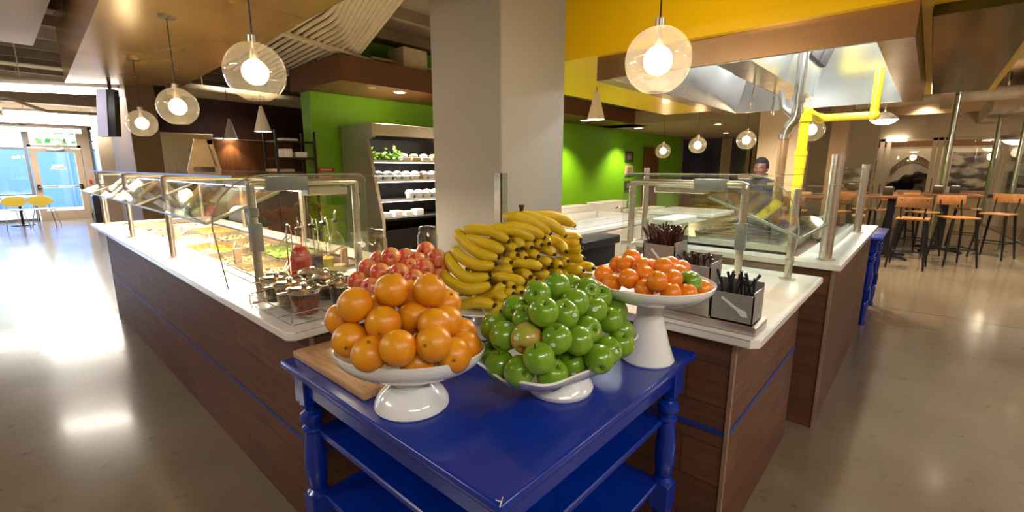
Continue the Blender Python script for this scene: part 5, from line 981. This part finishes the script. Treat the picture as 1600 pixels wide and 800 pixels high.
b = NB(); box(b, 2.45, 3.75, 8.7, 8.76, 0, 1.95, .01, 1); solo('wood_screen', b, 'brown_wood', 'reddish brown wood panel behind the cone lamps', 'panel')
t_ = thing('sandwich_board', 'pale wooden sandwich board standing behind the glass', 'sign', (1.98, 6.9, 1.2))
pz = 1.28; Yb = 6.6
tl, tr = at_y(308, 217, Yb), at_y(327, 219, Yb); bl, br = at_y(296, 275, Yb), at_y(345, 275, Yb)
q = NB()
for (a_, c_) in ((tl, bl), (tr, br)):
    w = Vector((.05, 0, 0)); slab(q, a_-w*.6, a_+w*.6, c_+w*.6, c_-w*.6, .03)
slab(q, tl-Vector((.03, 0, 0)), tr+Vector((.03, 0, 0)), tr+Vector((.03, 0, -.05)), tl-Vector((.03, 0, .05)), .03)
part('frame', q, 'sign_wood', t_, world=True)
q = NB(); m1, m2 = tl.lerp(bl, .75), tr.lerp(br, .75); slab(q, tl.lerp(bl, .1)+Vector((.03, .0, 0)), tr+Vector((-.01, 0, -.05)), m2, m1+Vector((.03, 0, 0)), .02); part('board', q, 'sign_wood', t_, world=True)
q = NB(); box(q, bl.x-.08, br.x+.08, Yb-.15, Yb+.25, 0, bl.z, .006, 1); part('plinth', q, 'dark_wood', t_, world=True)
t_ = thing('shelf_rack', 'dark shelving rack with glassware left of the green wall', 'shelf', (2.9, 6.8, 0))
rx0, rx1, RY = 2.68, 3.22, 6.75
q = NB()
for x in (rx0, rx1):
    for y in (RY, RY+.4): box(q, x-.015, x+.015, y-.015, y+.015, 0, 2.0)
part('upright', q, 'black_metal', t_, world=True)
for z in (.5, .95, 1.32, 1.62, 1.85): q = NB(); box(q, rx0, rx1, RY, RY+.4, z-.012, z+.012); part('shelf', q, 'black_metal', t_, world=True)
for k, (x, z, w, h, m_, lab) in enumerate(((2.62, 1.33, .3, .14, 'carton', 'brown carton at the left end of the rack shelf'), (2.86, 1.633, .12, .12, 'paper', 'small white box on the upper rack shelf'), (3.05, 1.633, .16, .08, 'plastic_tub', 'flat white tub on the upper rack shelf'), (2.9, 1.863, .22, .035, 'paper', 'white paper tray on top of the rack'))):
    b = NB(); box(b, max(x, 2.78)-w/2, max(x, 2.78)+w/2, RY+.06, RY+.3, z+.001, z+h, .004, 1); solo('carton', b, m_, lab, 'carton')
for k in range(5):
    b = NB(); lathe(b, [(0, 0), (.03, 0), (.036, .1), (.032, .1), (.028, .006), (0, .006)], (2.93+.06*k, RY+.08, 1.333), 16); solo('drinking_glass', b, 'jar_glass', 'drinking glass on the middle rack shelf, %s from the left' % ORD[k], 'glass', 'drinking glasses on the rack')
tv = thing('wall_screen', 'flat screen on a bracket with reflections painted as a glow, upper left', 'screen', (1.4, 8.3, 2.2))
a_, c_ = at_y(158, 141, 8.5), at_y(186, 141, 8.1); a2, c2 = at_y(161, 214, 8.5), at_y(190, 214, 8.1)
q = NB(); slab(q, a2, c2, c_, a_, .06); part('casing', q, 'black_plastic', tv, world=True)
n_ = (c2-a2).cross(a_-a2).normalized(); n_ = n_ if n_.dot(CAMO-a2) > 0 else -n_
q = NB(); I_ = lambda p, q_, k: p.lerp(q_, k); aa, cc, aa2, cc2 = I_(a_, c_, .05), I_(a_, c_, .6), I_(a2, c2, .05), I_(a2, c2, .6); slab(q, aa2+n_*.066, cc2+n_*.066, cc+n_*.066, aa+n_*.066, .002); part('display', q, 'screen', tv, world=True)  # glowing patch in place of the reflection on this part of the screen
q = NB(); m_ = (a_+c_)/2; tube(q, [m_, m_+Vector((0, 0, .6))], .02, 8); part('mount', q, 'black_plastic', tv, world=True)
b = NB(); box(b, 1.93, 1.98, 18.40, 18.445, 1.0, 1.12, .004, 1); solo('fire_alarm_pull', b, 'red_sign', 'small red alarm box on the pier right of the entrance door', 'alarm')
def shell_chair(x, y, rz, label):
    t_ = thing('shell_chair', label, 'chair', (x, y, 0), rz, 'yellow shell chairs near the entrance')
    q = NB(); ext(q, [(.24*math.cos(a*PI/10), .60+.0+.13*math.sin(a*PI/10)+.06) for a in range(20)], .17, .20, 'y'); part('backrest', q, 'yellow_shell', t_)
    q = NB(); lathe(q, [(0, .43), (.20, .43), (.23, .45), (.21, .46), (0, .445)], n=24); part('seat', q, 'plastic_tub', t_)
    for sx in (-1, 1):
        for sy in (-1, 1): q = NB(); tube(q, [(sx*.15, sy*.14, .44), (sx*.22, sy*.20, 0)], .011, 8); part('leg', q, 'chrome', t_)
        q = NB(); tube(q, [(sx*.14, .15, .44), (sx*.15, .185, .62)], .010, 8); part('back_support', q, 'chrome', t_)
p = at_z(20, 352, 0); shell_chair(.22, 16.6, PI+.4, 'yellow backed shell chair at the far left edge'); shell_chair(.80, 16.6, PI-.3, 'yellow backed shell chair nearest the entrance door'); shell_chair(-.45, 15.8, .3, 'yellow backed shell chair at the left, partly out of view')
t_ = thing('cafe_table', 'small white cafe table between the yellow chairs', 'table', (.40, 17.35, 0)); q = NB(); cyl(q, (0, 0, .72), .38, .025, 32); part('tabletop', q, 'plastic_tub', t_); q = NB(); tube(q, [(0, 0, .02), (0, 0, .72)], .03, 12); part('pedestal', q, 'black_metal', t_); q = NB(); cyl(q, (0, 0, 0), .22, .02, 24); part('base', q, 'black_metal', t_)
b = NB(); box(b, 1.72, 2.0, 16.4, 16.8, 0, .75, .02, 1); box(b, 1.75, 1.97, 16.385, 16.40, .3, .6); solo('newspaper_rack', b, 'black_plastic', 'black rack on the floor just right of the entrance door', 'rack')
# ================================================================== HIGH TABLES AND STOOLS
def high_table(x, y, rz, label, r=.42):
    t_ = thing('high_table', label, 'table', (x, y, 0), rz, 'high tables by the mural')
    q = NB(); box(q, -r, r, -r, r, 1.02, 1.055, .008, 2); part('tabletop', q, 'table_wood', t_)
    q = NB(); box(q, -.05, .05, -.05, .05, .04, 1.02, .004, 1); part('pedestal', q, 'black_metal', t_)
    q = NB()
    for a in (PI/4, 3*PI/4): c_, s_ = math.cos(a), math.sin(a); tube(q, [(-c_*.40, -s_*.40, .02), (-c_*.38, -s_*.38, .035), (0, 0, .055), (c_*.38, s_*.38, .035), (c_*.40, s_*.40, .02)], .026, 8)
    part('foot', q, 'black_metal', t_); return t_
def stool(label):
    t_ = thing('bar_stool', label, 'stool', (0, 0, 0), 0, 'wood and black metal bar stools')
    q = NB(); box(q, -.19, .19, -.18, .18, .735, .765, .012, 3); part('seat', q, 'stool_wood', t_)
    for sx in (-1, 1):
        for sy in (-1, 1): q = NB(); tube(q, [(sx*.15, sy*.15, .735), (sx*.22, sy*.22, 0)], [.021, .013], 10); part('leg', q, 'black_metal', t_)
        q = NB(); tube(q, [(sx*.13, .15, .74), (sx*.14, .21, .90), (sx*.145, .24, 1.05)], .010, 8); part('back_post', q, 'black_metal', t_)
    q = NB(); box(q, -.20, .20, .225, .245, .93, 1.08, .008, 2); part('backrest', q, 'stool_wood', t_)
    q = NB(); f = .20; tube(q, [(-f, -f, .27), (f, -f, .27), (f, f, .27), (-f, f, .27)], .009, 6, closed=True); part('footrest', q, 'black_metal', t_); return t_
high_table(10.1, .42, .1, 'high brown table nearer the grill counter, with napkin box'); high_table(11.5, -.28, .1, 'high brown table farther right, with napkin boxes')
high_table(8.9, 1.65, .1, 'high table behind, seen through the grill glass')
spots = [(9.25, .10, 1.5, 'nearest bar stool, its backless side left of the near table'), (9.95, -.42, .2-PI/2+.3, 'bar stool in front of the near table, legs splayed widest'), (10.9, .70, 2.6, 'bar stool behind the near table'), (11.2, -.95, -2.0, 'bar stool at the right with its backrest turned away'), (10.75, .0, -.6, 'bar stool between the two high tables'), (12.2, .35, 1.9, 'bar stool behind the farther high table'), (12.3, -.62, -1.6, 'farthest bar stool beside the glass screen'), (8.25, 1.5, 1.5, 'bar stool seen through the glass near the steel post'), (9.6, 1.75, -1.6, 'second bar stool seen through the grill glass')]
s0 = stool(spots[0][3])
for i, (x, y, rz, lab) in enumerate(spots):
    if i == 0: s0.location = (x, y, 0); s0.rotation_euler = (0, 0, rz)
    else: dup(s0, (x, y, 0), rz, lab)
for i, (x, y, lab) in enumerate(((10.05, .48, 'dark napkin box on the near high table'), (11.35, -.15, 'dark napkin box on the farther high table, left'), (11.7, -.38, 'second dark napkin box on the farther high table'))):
    t_ = thing('napkin_box', lab, 'napkin box', (x, y, 1.0555), 0, 'napkin boxes'); q = NB(); box(q, -.09, .09, -.07, .07, 0, .13, .008, 2); part('box', q, 'dark_wood', t_); q = NB(); box(q, -.07, .07, -.05, .05, .131, .14); part('napkins', q, 'paper', t_)
for px in (1484, 1552, 1596):
    p = at_x(px, 292, 17.65); b = NB(); box(b, p.x-.06, p.x+.06, p.y-.12, p.y+.12, .821, 1.0, .006, 1); solo('napkin_stack', b, 'paper', 'white napkin holder on the sill below the mural, %s' % {1484: 'leftmost', 1552: 'middle', 1596: 'rightmost'}[px], 'napkin holder', 'napkin holders under the mural')
# ================================================================== PERSON
def person():
    hx = at_d(1190, 264, 5.6); base = Vector((hx.x, hx.y, 0))
    t_ = thing('person', 'person with short dark hair in dark grey, head bowed, working behind the grill', 'person', base, math.atan2(-hx.y, -hx.x)+PI/2-.25)
    # local axes: facing -y after the turn; x to the person's left
    H = hx.z+.13; k = H/1.72
    bm = NB()
    def limb(pts, rs, n=14): tube(bm, pts, rs, n); [sph(bm, p, r, 14) for p, r in zip(pts, rs)]
    hd_ = Vector((0, -.06, H-.125))
    sph(bm, hd_+Vector((0, .01, .015)), .088, 24, (.86, 1.04, 1.12)); sph(bm, hd_+Vector((0, -.022, -.055)), .060, 20, (.95, 1.0, 1.0)); sph(bm, hd_+Vector((0, -.055, -.095)), .028, 14, (1.1, .8, .8))
    sph(bm, hd_+Vector((0, -.098, -.03)), .014, 12, (1, 1.2, 1.1)); tube(bm, [hd_+Vector((0, -.085, .01)), hd_+Vector((0, -.10, -.028))], [.008, .013], 8)
    for s in (-1, 1):
        sph(bm, hd_+Vector((s*.078, .008, -.02)), .022, 12, (.4, .8, 1.2)); sph(bm, hd_+Vector((s*.036, -.078, -.03)), .020, 12, (1, .6, .9)); sph(bm, hd_+Vector((s*.03, -.084, .022)), .013, 10, (1.7, .6, .5))
    tube(bm, [hd_+Vector((-.022, -.082, -.066)), hd_+Vector((0, -.09, -.066)), hd_+Vector((.022, -.082, -.066))], [.006, .009, .006], 8)
    limb([(0, .0, H-.19), (0, .015, H-.27)], [.056, .062])
    limb([(0, .02, H-.33), (0, .03, H-.50), (0, .03, H-.68), (0, .03, H-.82)], [.105, .128, .118, .13], 18)
    for s in (-1, 1):
        limb([(s*.10, .02, H-.33), (s*.17, .02, H-.34)], [.075, .068])
        limb([(s*.18, .02, H-.35), (s*.22, .02, H-.62)], [.056, .042]); limb([(s*.22, .02, H-.62), (s*.16, -.22, H-.66)], [.042, .028])
        limb([(s*.16, -.22, H-.66), (s*.15, -.29, H-.67)], [.030, .034], 12)
        for j in range(4): x = s*(.15+(j-1.5)*.019); tube(bm, [(x, -.30, H-.672), (x, -.34, H-.680), (x-s*.004, -.365+.006*abs(j-1.5), H-.70)], [.010, .009, .007], 8)
        tube(bm, [(s*.125, -.26, H-.68), (s*.10, -.29, H-.69), (s*.105, -.315, H-.70)], [.012, .010, .008], 8)
        limb([(s*.09, .03, H-.84), (s*.10, .03, .48), (s*.10, .05, .09)], [.098, .062, .042]); limb([(s*.10, .05, .045), (s*.11, -.10, .035)], [.042, .035])
    b_ = part('body', bm, 'skin', t_, ang=180); rm = b_.modifiers.new('Remesh', 'REMESH'); rm.mode = 'VOXEL'; rm.voxel_size = .009; rm.use_smooth_shade = True; sm = b_.modifiers.new('Smooth', 'SMOOTH'); sm.iterations = 4
    q = NB(); sph(q, hd_+Vector((0, .028, .030)), .099, 26, (.88, 1.03, 1.12))
    for v in list(q.verts):
        l = v.co-hd_
        if l.y < -.035 and l.z < .062 or l.z < -.05 or (abs(l.x) > .07 and l.z < -.02 and l.y < .02): q.verts.remove(v)
    o = part('hair', q, 'hair', t_); o.modifiers.new('Solidify', 'SOLIDIFY').thickness = .006
    bm = NB(); limb([(0, .02, H-.31), (0, .03, H-.50), (0, .03, H-.68), (0, .03, H-.84)], [.108, .140, .130, .140], 18)
    for s in (-1, 1): limb([(s*.09, .02, H-.33), (s*.17, .02, H-.345)], [.084, .078]); limb([(s*.18, .02, H-.35), (s*.21, .02, H-.54)], [.068, .058])
    o = part('shirt', bm, 'shirt', t_, ang=180); rm = o.modifiers.new('Remesh', 'REMESH'); rm.mode = 'VOXEL'; rm.voxel_size = .010; rm.use_smooth_shade = True; o.modifiers.new('Smooth', 'SMOOTH').iterations = 5
    bm = NB()
    for s in (-1, 1): limb([(s*.08, .03, H-.86), (s*.10, .03, .48), (s*.10, .05, .12)], [.118, .078, .062])
    o = part('trousers', bm, 'trousers', t_, ang=180); rm = o.modifiers.new('Remesh', 'REMESH'); rm.mode = 'VOXEL'; rm.voxel_size = .012; rm.use_smooth_shade = True
    for s in (-1, 1): q = NB(); sph(q, (s*.11, -.05, .045), .06, 16, (.9, 2.1, .75)); part('shoe', q, 'black_plastic', t_)
person()
